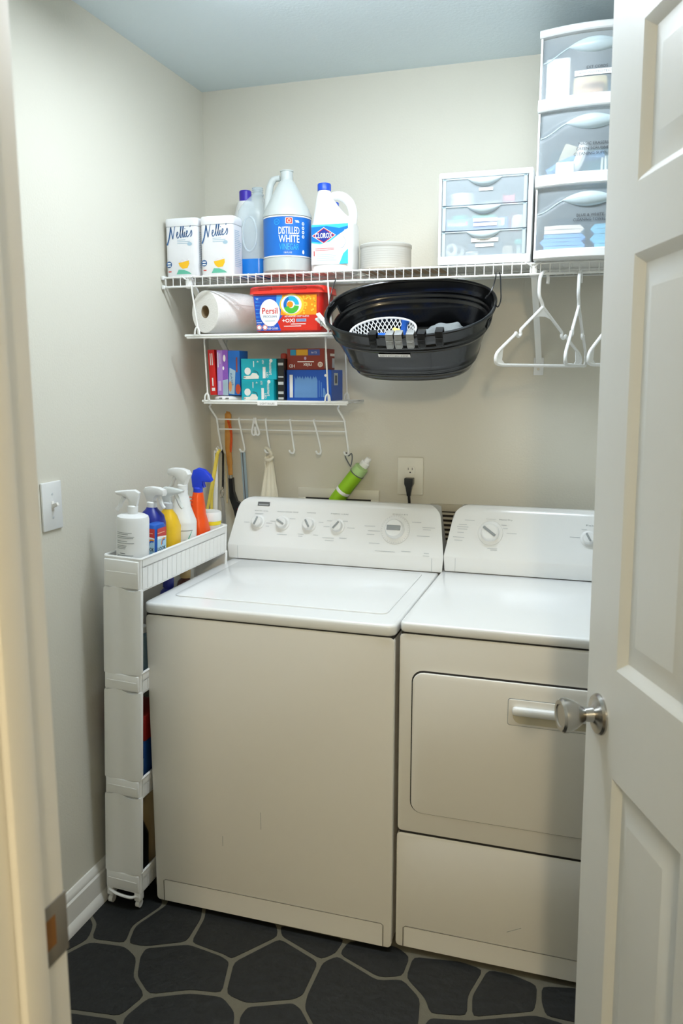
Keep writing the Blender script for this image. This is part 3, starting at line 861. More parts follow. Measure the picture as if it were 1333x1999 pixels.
# bleach bottle
t = T('bleach_bottle', 'white bleach bottle with blue cap and looped handle', 'bottle', (0.533, -0.205, DK))
b = MB()
b.loft([se(0.060, 0.045, 4, z=0), se(0.067, 0.052, 4, z=0.006), se(0.068, 0.053, 4, z=0.03), se(0.0675, 0.053, 4, z=0.128), se(0.066, 0.052, 3.6, z=0.142), se(0.058, 0.048, 3, z=0.158, cx=-0.006), se(0.045, 0.042, 2.6, z=0.178, cx=-0.017), se(0.034, 0.034, 2.2, z=0.200, cx=-0.026), se(0.026, 0.026, 2, z=0.222, cx=-0.032), se(0.021, 0.021, 2, z=0.236, cx=-0.034), se(0.019, 0.019, 2, z=0.243, cx=-0.034)], m_pl)
b.build('body', t)
b = MB()
b.tube([(-0.024, 0, 0.214), (-0.004, 0, 0.226), (0.022, 0, 0.224), (0.045, 0, 0.206), (0.056, 0, 0.178), (0.055, 0, 0.150), (0.048, 0, 0.130)], [0.012, 0.0135, 0.0135, 0.0135, 0.0135, 0.014, 0.014], m_pl, n=12, sub=5)
b.build('handle', t)
b = MB()
b.lathe([(0.0205, 0.243), (0.0205, 0.261), (0.0185, 0.264), (0, 0.264)], M('bleach_cap_blue', (28, 78, 200), 0.35), Matrix.Translation((-0.034, 0, 0)), 28)
b.build('cap', t, 'blue screw cap')
b = MB()
m_cla = M('bleach_label_blue', (12, 120, 205), 0.4)
m_clr = M('emblem_red', (200, 36, 60), 0.4)
m_cln = M('emblem_navy', (30, 52, 150), 0.4)
m_aqua = M('aqua_print', (66, 196, 226), 0.4)
X = FRONT(0, -0.0533, 0)
X = X @ Matrix.Diagonal((1, 1.12, 1, 1)) @ Matrix.Translation((0, -0.001, 0))
b.rect(-0.057, 0.022, 0.057, 0.124, M('label_pale', (226, 240, 248), 0.45), X)
b.art([(-0.057, 0.124), (0.057, 0.124), (0.057, 0.112), (0.030, 0.098), (0.0, 0.080), (-0.030, 0.074), (-0.057, 0.078)], m_aqua, X, z=0.0005)
b.art([(-0.057, 0.118), (-0.01, 0.120), (0.03, 0.113), (0.057, 0.118), (0.057, 0.112), (0.030, 0.098), (0.0, 0.086), (-0.030, 0.078), (-0.057, 0.082)], m_cla, X, z=0.0007)
b.art([(-0.056, 0.096), (-0.018, 0.117), (0.020, 0.096), (-0.018, 0.075)], m_white, X, z=0.0010)
b.art([(-0.053, 0.096), (-0.018, 0.1155), (0.017, 0.096), (-0.018, 0.0765)], m_clr, X, z=0.0012)
b.art([(-0.048, 0.096), (-0.018, 0.1130), (0.012, 0.096), (-0.018, 0.079)], m_cln, X, z=0.0014)
b.text('CLOROX', -0.018, 0.096, 0.0125, m_white, X, w=0.054, bold=0.02, z=0.0017)
b.disc(0.033, 0.078, 0.015, 0.018, m_white, X, z=0.0009)
b.ring(0.033, 0.078, 0.015, 0.0165, M('lilac_print', (170, 180, 230), 0.5), X, z=0.001, a0=-100, a1=60)
b.disc(0.048, 0.100, 0.004, 0.009, m_white, X, z=0.0009)
lines(b, -0.045, 0.062, 0.06, 2, 0.004, m_red, X, h=0.0014, seed=2)
lines(b, -0.040, 0.047, 0.075, 4, 0.005, m_pale, X, h=0.0012, seed=3)
b.rect(-0.050, 0.044, -0.047, 0.057, m_red, X, z=0.0006)
b.art([(0.030, 0.022), (0.057, 0.022), (0.057, 0.060), (0.042, 0.048)], m_aqua, X, z=0.0005)
b.build('label', t, 'label with a red and blue diamond emblem')
plain_bottle('spray_bottle', 'white bottle with blue top seen through the bleach bottle handle', 'bottle', 0.486, -0.075, 0.036, 0.236, M('bleach_cap_blue', (28, 78, 200)), 0.017, 0.05)

# cardboard sheet and round ridged container
b = MB(); b.box((0.628, -0.270, DK), (0.872, -0.030, DK + 0.004), M('tan_board', (212, 186, 156), 0.8, bump=0.1), 0.001)
tag(b.build('cardboard_sheet'), 'flat tan board lying on the wire shelf under the round container', 'board')
t = T('round_container', 'round pale grey ridged container on the wire shelf', 'container', (0.681, -0.165, DK + 0.0045))
b = MB()
pr = [(0.070, 0.0), (0.0755, 0.004)]
z = 0.006
while z < 0.066:
    pr += [(0.0765, z), (0.0772, z + 0.003), (0.0765, z + 0.006)]
    z += 0.0065
b.lathe(pr + [(0.0760, 0.070)], M('pale_grey_plastic', (186, 186, 180), 0.5), n=48)
b.build('body', t)
b = MB(); b.lathe([(0.0775, 0.068), (0.0785, 0.070), (0.0785, 0.077), (0.076, 0.080), (0, 0.080)], M('pale_grey_plastic', (186, 186, 180)), n=48); b.build('lid', t)

# ------------------------------------------------------------------ small three drawer cabinet
GX0, GX1, GY, GB, GZ0, GZ1 = 0.868, 1.122, -0.312, -0.100, DK, 2.053
t = T('drawer_cabinet', 'small white cabinet with three clear drawers of household bits', 'drawers', ((GX0 + GX1) / 2, -0.2, GZ0))
b = MB()
b.box((GX0, GY, GZ1 - 0.016), (GX1, GB, GZ1), m_pl, 0.004)
b.box((GX0, GY, GZ0), (GX1, GB, GZ0 + 0.024), m_pl, 0.004)
b.box((GX0, GY + 0.002, GZ0 + 0.01), (GX0 + 0.008, GB, GZ1 - 0.01), m_pl, 0.002)
b.box((GX1 - 0.012, GY + 0.002, GZ0 + 0.01), (GX1, GB, GZ1 - 0.01), m_pl, 0.002)
b.box((GX0, GB - 0.004, GZ0), (GX1, GB, GZ1), M('pale_blue_back', (222, 234, 240), 0.5))
b.build('frame', t, world=True)
gx0, gx1 = GX0 + 0.010, GX1 - 0.014
dz = [(1.967, 2.036), (1.900, 1.964), (1.832, 1.897)]
labs = [[(0.006, 0.024, 0.038, 'BATTERIES')], [(0.007, 0.025, 0.066, 'STAIN TREATMENTS'), (0.006, 0.013, 0.064, 'LAUNDRY SHEETS')], [(0.008, 0.030, 0.074, 'HANGING HARDWARE'), (0.006, 0.017, 0.050, 'COMMAND HOOKS')]]
labs[0] = [(0.006, 0.038, 0.038, 'SEWING')]
labs[2] = [(0.008, 0.040, 0.074, 'MISC HARDWARE'), (0.006, 0.026, 0.050, 'HOOKS')]
for (z0, z1), ll in zip(dz, labs):
    b = MB()
    b.box((gx0, GY + 0.003, z0), (gx1, GY + 0.0055, z1), m_frost)
    b.box((gx0, GY + 0.0055, z0), (gx1, GB - 0.01, z0 + 0.002), m_frost)
    for x in (gx0, gx1 - 0.002):
        b.box((x, GY + 0.0055, z0), (x + 0.002, GB - 0.01, z1 - 0.01), m_frost)
    for x in (gx0 + 0.002, gx1 - 0.010):
        b.box((x, GY + 0.001, z0), (x + 0.008, GY + 0.003, z1), m_frost2)
    d = b.build('drawer', t, world=True)
    b = MB()
    cx = (gx0 + gx1) / 2
    rings = []
    for k in range(17):
        u = -1 + 2 * k / 16
        hh = 0.0105 * (1 - u * u) + 0.0006
        dd_ = 0.012 * (1 - u * u) + 0.0006
        x = cx + u * 0.048
        rings.append([(x, GY + 0.003 - dd_ * max(0, sin(PI * q / 8)), z1 - 0.001 - hh * (1 - cos(PI * q / 8))) for q in range(9)])
    b.loft(rings, m_frost2, closed=False)
    b.box((gx0, GY + 0.001, z1 - 0.003), (gx1, GY + 0.005, z1), m_frost2)
    b.build('handle', d, world=True)
    for hh, zz, ww, s_ in ll:
        b = MB()
        X = FRONT(cx + 0.004, GY + 0.0022, z0) @ Matrix.Rotation(R(3), 4, 'Z') if False else FRONT(cx + 0.004, GY + 0.0022, z0)
        b.prism([(-ww / 2, zz - hh / 2 - 0.001), (ww / 2, zz - hh / 2 - 0.001), (ww / 2, zz + hh / 2 + 0.001), (-ww / 2, zz + hh / 2 + 0.001)], 0, 0.0007, m_tagw, X)
        b.text(s_, 0, zz, 0.0038, m_grey, X, w=ww * 0.86, z=0.0009)
        b.build('label_strip', d, 'white label tape', world=True)
def small(name, label, cat, fn, group=None):
    b = MB(); fn(b); return tag(b.build(name), label, cat, group)
fz = [d[0] + 0.0025 for d in dz]
m_green = M('mint_green', (20, 190, 140), 0.4)
m_redp = M('coral_red', (226, 62, 76), 0.4)
for k in range(2):
    t2 = T('round_tin', 'upper white round tin in the top drawer' if k else 'lower white round tin in the top drawer', 'tin', (0.925, -0.255, fz[0] + 0.0175 * k), group='white tins in the top drawer')
    b = MB(); b.lathe([(0.0325, 0), (0.033, 0.001), (0.033, 0.010)], m_pl, n=32); b.build('body', t2)
    b = MB(); b.lathe([(0.0338, 0.010), (0.0338, 0.016), (0.032, 0.017), (0, 0.017)], m_pl, n=32); b.build('lid', t2)
t2 = T('red_bobbin', 'red spool lying in the top drawer', 'spool', (1.055, -0.262, fz[0] + 0.0145))
for s_ in (-1, 1):
    b = MB(); b.cyl((s_ * 0.016, 0, 0), (s_ * 0.013, 0, 0), 0.014, m_redp); b.build('flange', t2)
b = MB(); b.cyl((-0.0128, 0, 0), (0.0128, 0, 0), 0.0105, M('pink_thread', (240, 120, 130), 0.7)); b.build('thread', t2)
small('thread_bundle', 'tan loose packet in the top drawer beside the red spool', 'packet', lambda b: b.box((0.985, -0.24, fz[0]), (1.03, -0.16, fz[0] + 0.020), M('pale_tan', (208, 204, 190), 0.7), 0.006))
t2 = T('dryer_sheet_box', 'blue and white box lying in the middle drawer', 'box', (0.972, -0.267, fz[1]))
b = MB(); b.box((-0.084, -0.032, 0), (0.084, 0.034, 0.029), M('box_blue', (30, 110, 205), 0.4), 0.001); b.build('carton', t2)
b = MB()
X = FRONT(0, -0.0321, 0)
b.rect(-0.082, 0.009, -0.022, 0.027, M('box_sky', (110, 178, 232), 0.5), X)
b.text('Woolite', -0.056, 0.0165, 0.012, m_white, X, w=0.05, bold=0.02)
b.rect(-0.030, 0.012, -0.024, 0.022, m_redp, X, z=0.0006)
b.rect(0.036, 0.007, 0.076, 0.027, m_white, X)
for k in range(7):
    b.rect(0.044 + k * 0.0035, 0.009, 0.0455 + k * 0.0035, 0.022, M('box_blue', (30, 110, 205)), X, z=0.0006)
b.build('printed_front', t2)
small('green_disc', 'mint green round disc on the blue box in the middle drawer', 'disc', lambda b: b.lathe([(0.026, 0), (0.027, 0.002), (0.027, 0.010), (0.024, 0.013), (0, 0.013)], m_green, Matrix.Translation((0.922, -0.262, fz[1] + 0.0295)), 32))
small('green_marker', 'slim green tube on the blue box in the middle drawer', 'tube', lambda b: b.cyl((0.955, -0.268, fz[1] + 0.037), (1.020, -0.262, fz[1] + 0.037), 0.0065, m_green))
t2 = T('red_tube', 'short red plastic bottle in the middle drawer', 'bottle', (1.062, -0.195, fz[1]))
b = MB(); b.box((-0.018, -0.02, 0), (0.018, 0.02, 0.045), m_redp, 0.006); b.build('body', t2)
b = MB(); b.cyl((0, 0, 0.045), (0, 0, 0.056), 0.010, m_redp); b.build('cap', t2)
small('white_jar', 'white rounded jar in the right of the middle drawer', 'jar', lambda b: b.lathe([(0.016, 0), (0.0185, 0.004), (0.0185, 0.026), (0.014, 0.034), (0, 0.035)], m_pl, Matrix.Translation((1.083, -0.278, fz[1]))))
for k, (x, y) in enumerate(((0.899, -0.270), (0.915, -0.240))):
    small('tape_roll', ('front' if k == 0 else 'rear') + ' small white ring standing in the bottom drawer', 'ring', lambda b: b.tube([(x, y + 0.013 * cos(q * PI / 8), fz[2] + 0.0195 + 0.013 * sin(q * PI / 8)) for q in range(16)], 0.006, m_pl, closed=True, X=Matrix.Translation((x, y, 0)) @ Matrix.Rotation(R(70), 4, 'Z') @ Matrix.Translation((-x, -y, 0))), group='white rings in the bottom drawer')
small('metal_hook', 'flat grey metal strip lying in the bottom drawer', 'strip', lambda b: b.box((0.940, -0.27, fz[2]), (0.975, -0.255, fz[2] + 0.014), m_steel, 0.002))
small('blue_packet', 'blue packet behind the labels of the bottom drawer', 'packet', lambda b: b.box((0.940, -0.238, fz[2]), (1.04, -0.16, fz[2] + 0.042), M('dull_blue', (92, 134, 168), 0.6), 0.005))
t2 = T('teal_clip', 'teal plastic clip in the right of the bottom drawer', 'clip', (1.085, -0.262, fz[2]))
b = MB(); b.box((-0.006, -0.008, 0), (0.006, 0.008, 0.026), m_frost2, 0.002); b.build('stem', t2)
b = MB(); b.box((-0.012, -0.011, 0.026), (0.012, 0.011, 0.042), M('teal_plastic', (30, 190, 178), 0.4), 0.005); b.build('head', t2)
small('screw_packet', 'pale brown packet in the bottom drawer beside the teal clip', 'packet', lambda b: b.box((1.042, -0.285, fz[2]), (1.070, -0.22, fz[2] + 0.024), M('pale_brown', (186, 174, 156), 0.7), 0.006))

# ------------------------------------------------------------------ tall three drawer tower
TX0, TX1, TYB, TZ0, TZ1 = 1.132, 1.402, -0.055, DK, 2.372
def bow(x):
    u = (x - (TX0 + TX1) / 2) / ((TX1 - TX0) / 2)
    return -0.345 - 0.024 * (1 - u * u)
t = T('drawer_tower', 'tall white tower of three clear bow-fronted drawers near the ceiling', 'drawers', ((TX0 + TX1) / 2, -0.2, TZ0))
b = MB()
NB = 18
def bowslab(b, z0, z1, e, m_, yb=TYB):
    xs = [TX0 - e + (TX1 - TX0 + 2 * e) * k / NB for k in range(NB + 1)]
    prof = lambda z, d: [(x, bow(min(max(x, TX0), TX1)) - d, z) for x in xs] + [(TX1 + e, yb, z), (TX0 - e, yb, z)]
    b.loft([prof(z0, 0.000), prof(z0 + 0.003, 0.003), prof(z1 - 0.003, 0.003), prof(z1, 0.000)], m_, smooth=False)
bowslab(b, TZ0, TZ0 + 0.024, 0.0, m_pl)
bowslab(b, 1.990, 2.020, 0.002, m_pl)
bowslab(b, 2.176, 2.206, 0.002, m_pl)
bowslab(b, TZ1 - 0.018, TZ1, 0.003, m_pl)
for x in (TX0, TX1 - 0.005):
    b.box((x, bow(TX0) + 0.004, TZ0 + 0.01), (x + 0.005, TYB, TZ1 - 0.01), m_pl)
b.box((TX0, TYB - 0.004, TZ0), (TX1, TYB, TZ1), M('pale_blue_back', (222, 234, 240)))
b.build('frame', t, world=True)
tz = [(2.2065, 2.353), (2.0205, 2.175), (1.831, 1.989)]
tt = [[('EXT CORDS', 0.060, 0.0068), ('CAMP PED PROTECT', 0.048, 0.0068)], [('MAGIC ERASERS', 0.066, 0.007), ('GREEN SCRUBBIES', 0.054, 0.007), ('CLEANING SUPPLIES', 0.042, 0.007)], [('BLUE & WHITE', 0.082, 0.007), ('CLEANING TOWELS', 0.071, 0.007)]]
m_ink = M('black_print', (60, 62, 66), 0.6)
for (z0, z1), ll in zip(tz, tt):
    hgt = z1 - z0
    b = MB()
    nx, nz = 26, 22
    x0, x1 = TX0 + 0.006, TX1 - 0.006
    wave = lambda u: z0 + hgt * (0.60 + 0.20 * (0.5 - 0.5 * cos(PI * min(1, max(0, (1 - abs(u)) / 0.62)))))
    vs, fs = [], []
    for j in range(nz + 1):
        for i in range(nx + 1):
            x = x0 + (x1 - x0) * i / nx
            z = z0 + hgt * j / nz
            u = 2 * i / nx - 1
            k = min(1, max(0, (z - wave(u)) / 0.012 + 0.5))
            vs.append((x, bow(x) + 0.003 + 0.012 * k * k * (3 - 2 * k), z))
    for j in range(nz):
        for i in range(nx):
            p = j * (nx + 1) + i
            fs.append([p, p + 1, p + nx + 2, p + nx + 1])
    b.raw(vs, fs, m_frost, smooth=True)
    b.box((x0, bow(TX0) + 0.006, z0), (x1, TYB - 0.008, z0 + 0.002), m_frost)
    d = b.build('drawer', t, world=True)
    for s_ in (-1, 1):
        b = MB()
        b.tube([(((x0 + x1) / 2) + s_ * (x1 - x0) / 2 * (1 - q), bow((x0 + x1) / 2 + s_ * (x1 - x0) / 2 * (1 - q)) + 0.004, wave(1 - q) - 0.002) for q in [0.02 + 0.52 * p / 12 for p in range(13)]], 0.0016, m_frost2, n=6)
        b.build('moulded_line', d, world=True)
    b = MB()
    rings = []
    cx = (TX0 + TX1) / 2
    for k in range(25):
        u = -1 + 2 * k / 24
        hh = 0.018 * (1 - u * u) + 0.0005
        x = cx + u * 0.066
        zc = z0 + hgt * 0.775
        rings.append([(x, bow(x) + 0.004 - (0.016 * (1 - u * u) + 0.0005) * max(0, sin(PI * q / 10)), zc + hh * cos(PI * q / 10)) for q in range(11)])
    b.loft(rings, m_frost2, closed=False)
    b.build('handle', d, world=True)
    b = MB()
    for s_, zz, hh in ll:
        w_ = lambda x, y, z: (x, -(bow(x)) - 0.001 + z, y)
        X = Matrix(((1, 0, 0, 0), (0, -1, 0, 0), (0, 0, 1, 0), (0, 0, 0, 1)))
        if s_.startswith('CAMP'):
            b.art([(cx - 0.048, z0 + zz - 0.0065), (cx + 0.048, z0 + zz - 0.0065), (cx + 0.048, z0 + zz + 0.0065), (cx - 0.048, z0 + zz + 0.0065)], m_tagw, X, w_, 0.0006, cuts=12)
            b.text(s_, cx, z0 + zz, hh * 0.8, m_grey, X, w_, 0.0012, w=0.088)
        else:
            b.text(s_, cx + 0.006, z0 + zz, hh, m_ink, X, w_, 0.0008, w=0.0056 * len(s_))
    b.build('label_lettering', d, 'small dark lettering', world=True)
tf = [d[0] + 0.0025 for d in tz]
small('white_carton', 'white box in the left of the top tower drawer', 'box', lambda b: b.box((1.146, -0.315, tf[0]), (1.205, -0.19, tf[0] + 0.104), m_white, 0.002))
small('tan_packet', 'yellow and tan packet in the top tower drawer', 'packet', lambda b: (b.box((1.212, -0.30, tf[0]), (1.30, -0.20, tf[0] + 0.062), M('pale_yellow_tan', (226, 204, 150), 0.7), 0.012), b.box((1.236, -0.318, tf[0]), (1.29, -0.304, tf[0] + 0.04), M('skin_tan', (222, 180, 140), 0.7), 0.006)))
small('blue_cloth', 'pale blue folded cloth at the back of the top tower drawer', 'cloth', lambda b: b.box((1.215, -0.18, tf[0]), (1.37, -0.09, tf[0] + 0.085), M('steel_blue_cloth', (112, 150, 172), 0.9), 0.02))
t2 = T('scrub_brush', 'blue handled scrub brush with pale bristles in the middle tower drawer', 'brush', (1.25, -0.28, tf[1]))
b = MB(); b.tube([(-0.095, -0.005, 0.014), (-0.045, 0, 0.040), (0.0, 0.004, 0.052), (0.05, 0.006, 0.056)], 0.0115, M('brush_blue', (104, 160, 208), 0.5), n=10, sub=4); b.build('handle', t2)
b = MB()
for k in range(9):
    b.tube([(0.045 + k * 0.008, 0.002, 0.050), (0.045 + k * 0.010, -0.012, 0.012)], 0.0035, M('bristle_pale', (220, 228, 222), 0.7), n=6)
b.build('bristles', t2)
small('white_spray_head', 'white plastic nozzle in the middle tower drawer', 'nozzle', lambda b: b.tube([(1.205, -0.305, tf[1] + 0.020), (1.228, -0.315, tf[1] + 0.020), (1.240, -0.310, tf[1] + 0.045), (1.248, -0.306, tf[1] + 0.078)], 0.0125, m_white, n=10, sub=4))
small('beige_sponge', 'beige sponge standing in the left of the middle tower drawer', 'sponge', lambda b: b.box((-0.020, -0.04, 0), (0.020, 0.04, 0.075), M('sponge_beige', (216, 206, 176), 0.95, bump=0.5), 0.006, X=Matrix.Translation((1.190, -0.235, tf[1] + 0.0165)) @ Matrix.Rotation(R(22), 4, 'Y')))
small('teal_cloth', 'teal folded cloth at the back of the middle tower drawer', 'cloth', lambda b: b.box((1.15, -0.17, tf[1]), (1.38, -0.09, tf[1] + 0.105), M('teal_cloth', (98, 164, 178), 0.9), 0.02))
small('white_soap_box', 'white box lying in the middle tower drawer', 'box', lambda b: b.box((1.180, -0.338, tf[1]), (1.226, -0.322, tf[1] + 0.030), m_white, 0.003))
def towel(name, label, x0, x1, y0, y1, z, n, th, rgb, grp='towels in the bottom tower drawer'):
    t2 = T(name, label, 'towel', ((x0 + x1) / 2, (y0 + y1) / 2, z), group=grp)
    m_ = M('towel_%d_%d_%d' % rgb, rgb, 0.95, bump=0.5, bscale=400)
    b = MB()
    pts = []
    for k in range(n):
        zz = z + th / 2 + k * th * 1.04
        xs = (x0 + 0.01, x1 - 0.01) if k % 2 == 0 else (x1 - 0.01, x0 + 0.01)
        mid = (xs[0] + xs[1]) / 2
        wob = 0.0012 * sin(k * 2.1)
        pts += [(xs[0], zz), (mid, zz + wob), (xs[1], zz)]
        if k < n - 1:
            pts.append((xs[1] + (0.006 if k % 2 == 0 else -0.006), zz + th * 0.52))
    for i in range(0, 1):
        P = [Vector((p[0], 0, p[1])) for p in pts]
        rings = []
        for i, p in enumerate(P):
            a_ = P[max(0, i - 1)]; c_ = P[min(len(P) - 1, i + 1)]
            tg = (c_ - a_).normalized(); nr = Vector((-tg.z, 0, tg.x)) * th * 0.49
            rings.append([(p.x + nr.x, y0, p.z + nr.z), (p.x + nr.x, y1, p.z + nr.z), (p.x - nr.x, y1, p.z - nr.z), (p.x - nr.x, y0, p.z - nr.z)])
        b.loft(rings, m_)
    b.build('folded_cloth', t2, world=True)
towel('blue_towel', 'light blue folded towel at the bottom of the bottom tower drawer', 1.147, 1.262, -0.335, -0.14, tf[2], 4, 0.0095, (120, 176, 236))
towel('white_towel', 'white folded towel on the blue one in the bottom tower drawer', 1.147, 1.258, -0.330, -0.14, tf[2] + 0.0415, 2, 0.010, (244, 234, 220))
towel('sky_towel', 'sky blue thin towel in the right of the bottom tower drawer', 1.276, 1.388, -0.330, -0.14, tf[2], 5, 0.012, (120, 204, 240))
small('grey_blue_bin_cloth', 'grey blue cloth at the back of the bottom tower drawer', 'cloth', lambda b: b.box((1.15, -0.13, tf[2]), (1.38, -0.075, tf[2] + 0.118), M('grey_blue_cloth', (92, 134, 160), 0.9), 0.015))

# ------------------------------------------------------------------ goods on the hanging shelves
t = T('paper_towel_roll', 'white paper towel roll lying on the upper hanging shelf', 'paper roll', (0.178, -0.20, 1.6355))
b = MB()
m_paper = M('paper_towel', (242, 242, 240), 0.95, bump=0.35, bscale=260)
RX = Matrix.Translation((0, 0, 0.0645)) @ Matrix.Rotation(R(-24), 4, 'Z') @ Matrix.Rotation(R(90), 4, 'X')
prof = [(0.0195, 0.100), (0.020, 0.102), (0.063, 0.102), (0.0645, 0.1005), (0.0645, -0.150), (0.063, -0.152), (0.020, -0.152), (0.0195, -0.150), (0.0195, 0.100)]
b.lathe(prof, m_paper, RX, 48, cap=False)
b.build('paper', t)
b = MB(); b.lathe([(0.0190, 0.101), (0.0190, -0.150), (0.0178, -0.150), (0.0178, 0.101), (0.0190, 0.101)], M('card_tube', (150, 132, 104), 0.9), RX, 32, cap=False); b.build('card_core', t, 'brown card core')
b = MB()
b.tube([(0.0645 * sin(R(q)), 0.0, 0.0645 * cos(R(q))) for q in range(40, 44)], 0.001, m_paper)
pts = [(0.0652 * cos(R(q)), 0.0652 * sin(R(q))) for q in range(20, 125, 5)]
b.loft([[(p[0], p[1], 0.0995) for p in pts], [(p[0], p[1], -0.148) for p in pts]], m_paper, RX, cap=False, closed=False)
b.build('loose_sheet', t)

t = T('detergent_tub', 'red detergent tub with orange and blue printed front', 'tub', (0.408, -0.235, 1.6355))
m_ptub = M('tub_red', (206, 36, 30), 0.32, coat=0.2)
m_plid = M('tub_lid_red', (232, 50, 34), 0.32, coat=0.2)
b = MB()
b.loft([se(0.102, 0.050, 8, z=0.0), se(0.106, 0.054, 8, z=0.003), se(0.116, 0.062, 8, z=0.113)], m_ptub)
b.build('body', t)
b = MB()
b.loft([se(0.118, 0.064, 8, z=0.112), se(0.124, 0.070, 8, z=0.112), se(0.122, 0.068, 8, z=0.130), se(0.116, 0.062, 8, z=0.134), se(0.114, 0.060, 8, z=0.1335)], m_plid)
for x in (-0.065, 0.045):
    b.box((x - 0.022, -0.0712, 0.122), (x + 0.022, -0.060, 0.131), m_ptub, 0.003)
b.build('lid', t, 'bright red lid')
b = MB()
tilt = math.atan2(0.0085, 0.110)
X = Matrix.Translation((0, -0.0545, 0.003)) @ Matrix.Rotation(tilt, 4, 'X') @ FRONT(0, 0, 0)
m_pb = M('print_royal_blue', (24, 84, 196), 0.4)
m_po = M('print_orange', (246, 150, 22), 0.4)
m_py = M('print_yellow', (252, 206, 60), 0.4)
m_prb = M('print_red_band', (214, 44, 28), 0.4)
b.art([(-0.098, 0.001), (-0.012, 0.001), (-0.012, 0.105), (-0.106, 0.105)], m_pb, X)
b.art([(-0.020, 0.001), (0.096, 0.001), (0.096, 0.046), (-0.012, 0.046), (-0.030, 0.026)], m_prb, X, z=0.0005)
b.art([(-0.020, 0.046), (0.095, 0.046), (0.097, 0.105), (-0.012, 0.105)], m_po, X, z=0.0005)
b.disc(0.018, 0.076, 0.040, 0.032, m_py, X, z=0.0007)
b.disc(0.016, 0.077, 0.033, 0.028, m_white, X, z=0.0009)
for k in range(26):
    x, y = random.uniform(0.05, 0.092), random.uniform(0.05, 0.103)
    b.disc(x, y, 0.003, 0.003, m_py, X, z=0.0008, n=8)
for k in range(7):
    y = 0.03 + k * 0.011
    b.art([(-0.100, y), (-0.080, y + 0.001), (-0.100, y + 0.003)], M('print_sky', (70, 160, 236), 0.4), X, z=0.0006)
b.art([(-0.03, 0.105), (-0.012, 0.105), (-0.016, 0.07), (-0.035, 0.06)], M('print_sky', (70, 160, 236)), X, z=0.0006)
b.disc(-0.054, 0.054, 0.033, 0.040, m_white, X, z=0.0012)
b.text('Persil', -0.054, 0.060, 0.0175, M('logo_red', (216, 40, 34), 0.4), X, w=0.050, bold=0.01, z=0.0015)
b.text('PROCLEAN', -0.054, 0.043, 0.006, m_script, X, w=0.043, z=0.0015)
b.rect(-0.070, 0.029, -0.038, 0.031, m_pale, X, z=0.0015)
# swirl emblem of three comma shapes
b.ring(0.016, 0.076, 0.015, 0.025, M('print_deep_blue', (20, 110, 200), 0.4), X, z=0.0014, a0=110, a1=205)
b.ring(0.016, 0.076, 0.012, 0.025, M('print_cyan', (40, 184, 226), 0.4), X, z=0.0015, a0=0, a1=112)
b.ring(0.016, 0.076, 0.010, 0.025, M('print_green', (76, 186, 60), 0.4), X, z=0.0016, a0=200, a1=350)
b.disc(0.012, 0.077, 0.010, 0.009, m_po, X, z=0.0013)
b.text('ADVANCED DEEP CLEAN', 0.032, 0.0425, 0.0046, m_white, X, w=0.078, z=0.0009, bold=0.01)
b.text('+OXI', 0.005, 0.030, 0.0105, m_white, X, w=0.040, bold=0.025, z=0.0009)
b.rect(0.030, 0.026, 0.062, 0.035, M('print_mist', (150, 170, 200), 0.5), X, z=0.0009)
b.text('POWER', 0.046, 0.0305, 0.005, m_pb, X, z=0.0011)
b.rect(0.012, 0.0185, 0.060, 0.0205, m_white, X, z=0.0009)
b.rect(-0.010, 0.0125, 0.045, 0.0145, m_white, X, z=0.0009)
for x in (-0.091, -0.072):
    b.disc(x, 0.011, 0.0085, 0.0085, m_white, X, z=0.0009)
    b.ring(x, 0.011, 0.006, 0.0078, m_prb, X, z=0.0011)
b.text('WARNING', -0.052, 0.0165, 0.0055, m_white, X, w=0.022, z=0.0009, bold=0.01)
b.text('KEEP CLOSED', -0.046, 0.0075, 0.0055, m_white, X, w=0.034, z=0.0009, bold=0.01)
b.rect(-0.098, 0.024, -0.082, 0.026, m_white, X, z=0.0009)
b.text('45', -0.094, 0.095, 0.005, m_white, X, z=0.0009)
b.build('printed_front', t)

Z3 = 1.4254      # top of the lower hanging shelf
def carton(name, label, x0, x1, y0, y1, z0, z1, mat, printer=None, group=None, side=None, lean=0.0):
    # moved back along the line of sight onto the shelf
    x0, x1 = 1.3198 - (1.3198 - x0) * 1.0381, 1.3198 - (1.3198 - x1) * 1.0381
    z0, z1 = (max(Z3, 1.5063 + (z - 1.5063) * 1.0381) for z in (z0, z1))
    y0, y1 = y0 + 0.09, min(y1 + 0.09, -0.045)
    t = T(name, label, 'box', (x0, y0, z0), (0, lean, 0), group)
    w, d, h = x1 - x0, y1 - y0, z1 - z0
    b = MB(); b.box((0, 0, 0), (w, d, h), mat, 0.0008, 1, smooth=False)
    b.build('carton', t)
    if printer:
        b = MB(); printer(b, FRONT(0, -0.0001, 0), w, h); b.build('printed_front', t)
    if side:
        b = MB(); side(b, RIGHT(w + 0.0001, 0, 0), d, h); b.build('printed_side', t)
    return t
t = T('smoke_alarm', 'flat white round plastic device lying under the red and purple boxes', 'device', (0.153, -0.160, Z3))
b = MB()
b.lathe([(0.048, 0), (0.0505, 0.003), (0.0505, 0.008), (0.047, 0.0125), (0.036, 0.0145), (0, 0.015)], m_pl, n=40)
b.build('body', t)
b = MB()
for an in (-0.2, 0.25):
    q = -PI / 2 + an
    b.box((-0.005, -0.002, -0.001), (0.005, 0.0012, 0.002), m_ink, X=Matrix.Translation((0.0507 * cos(q), 0.0507 * sin(q), 0.0062)) @ Matrix.Rotation(an, 4, 'Z'))
b.build('vent_slots', t, 'small dark slots')
ZD = 1.4438
m_rbox = M('carton_red', (214, 30, 26), 0.45)
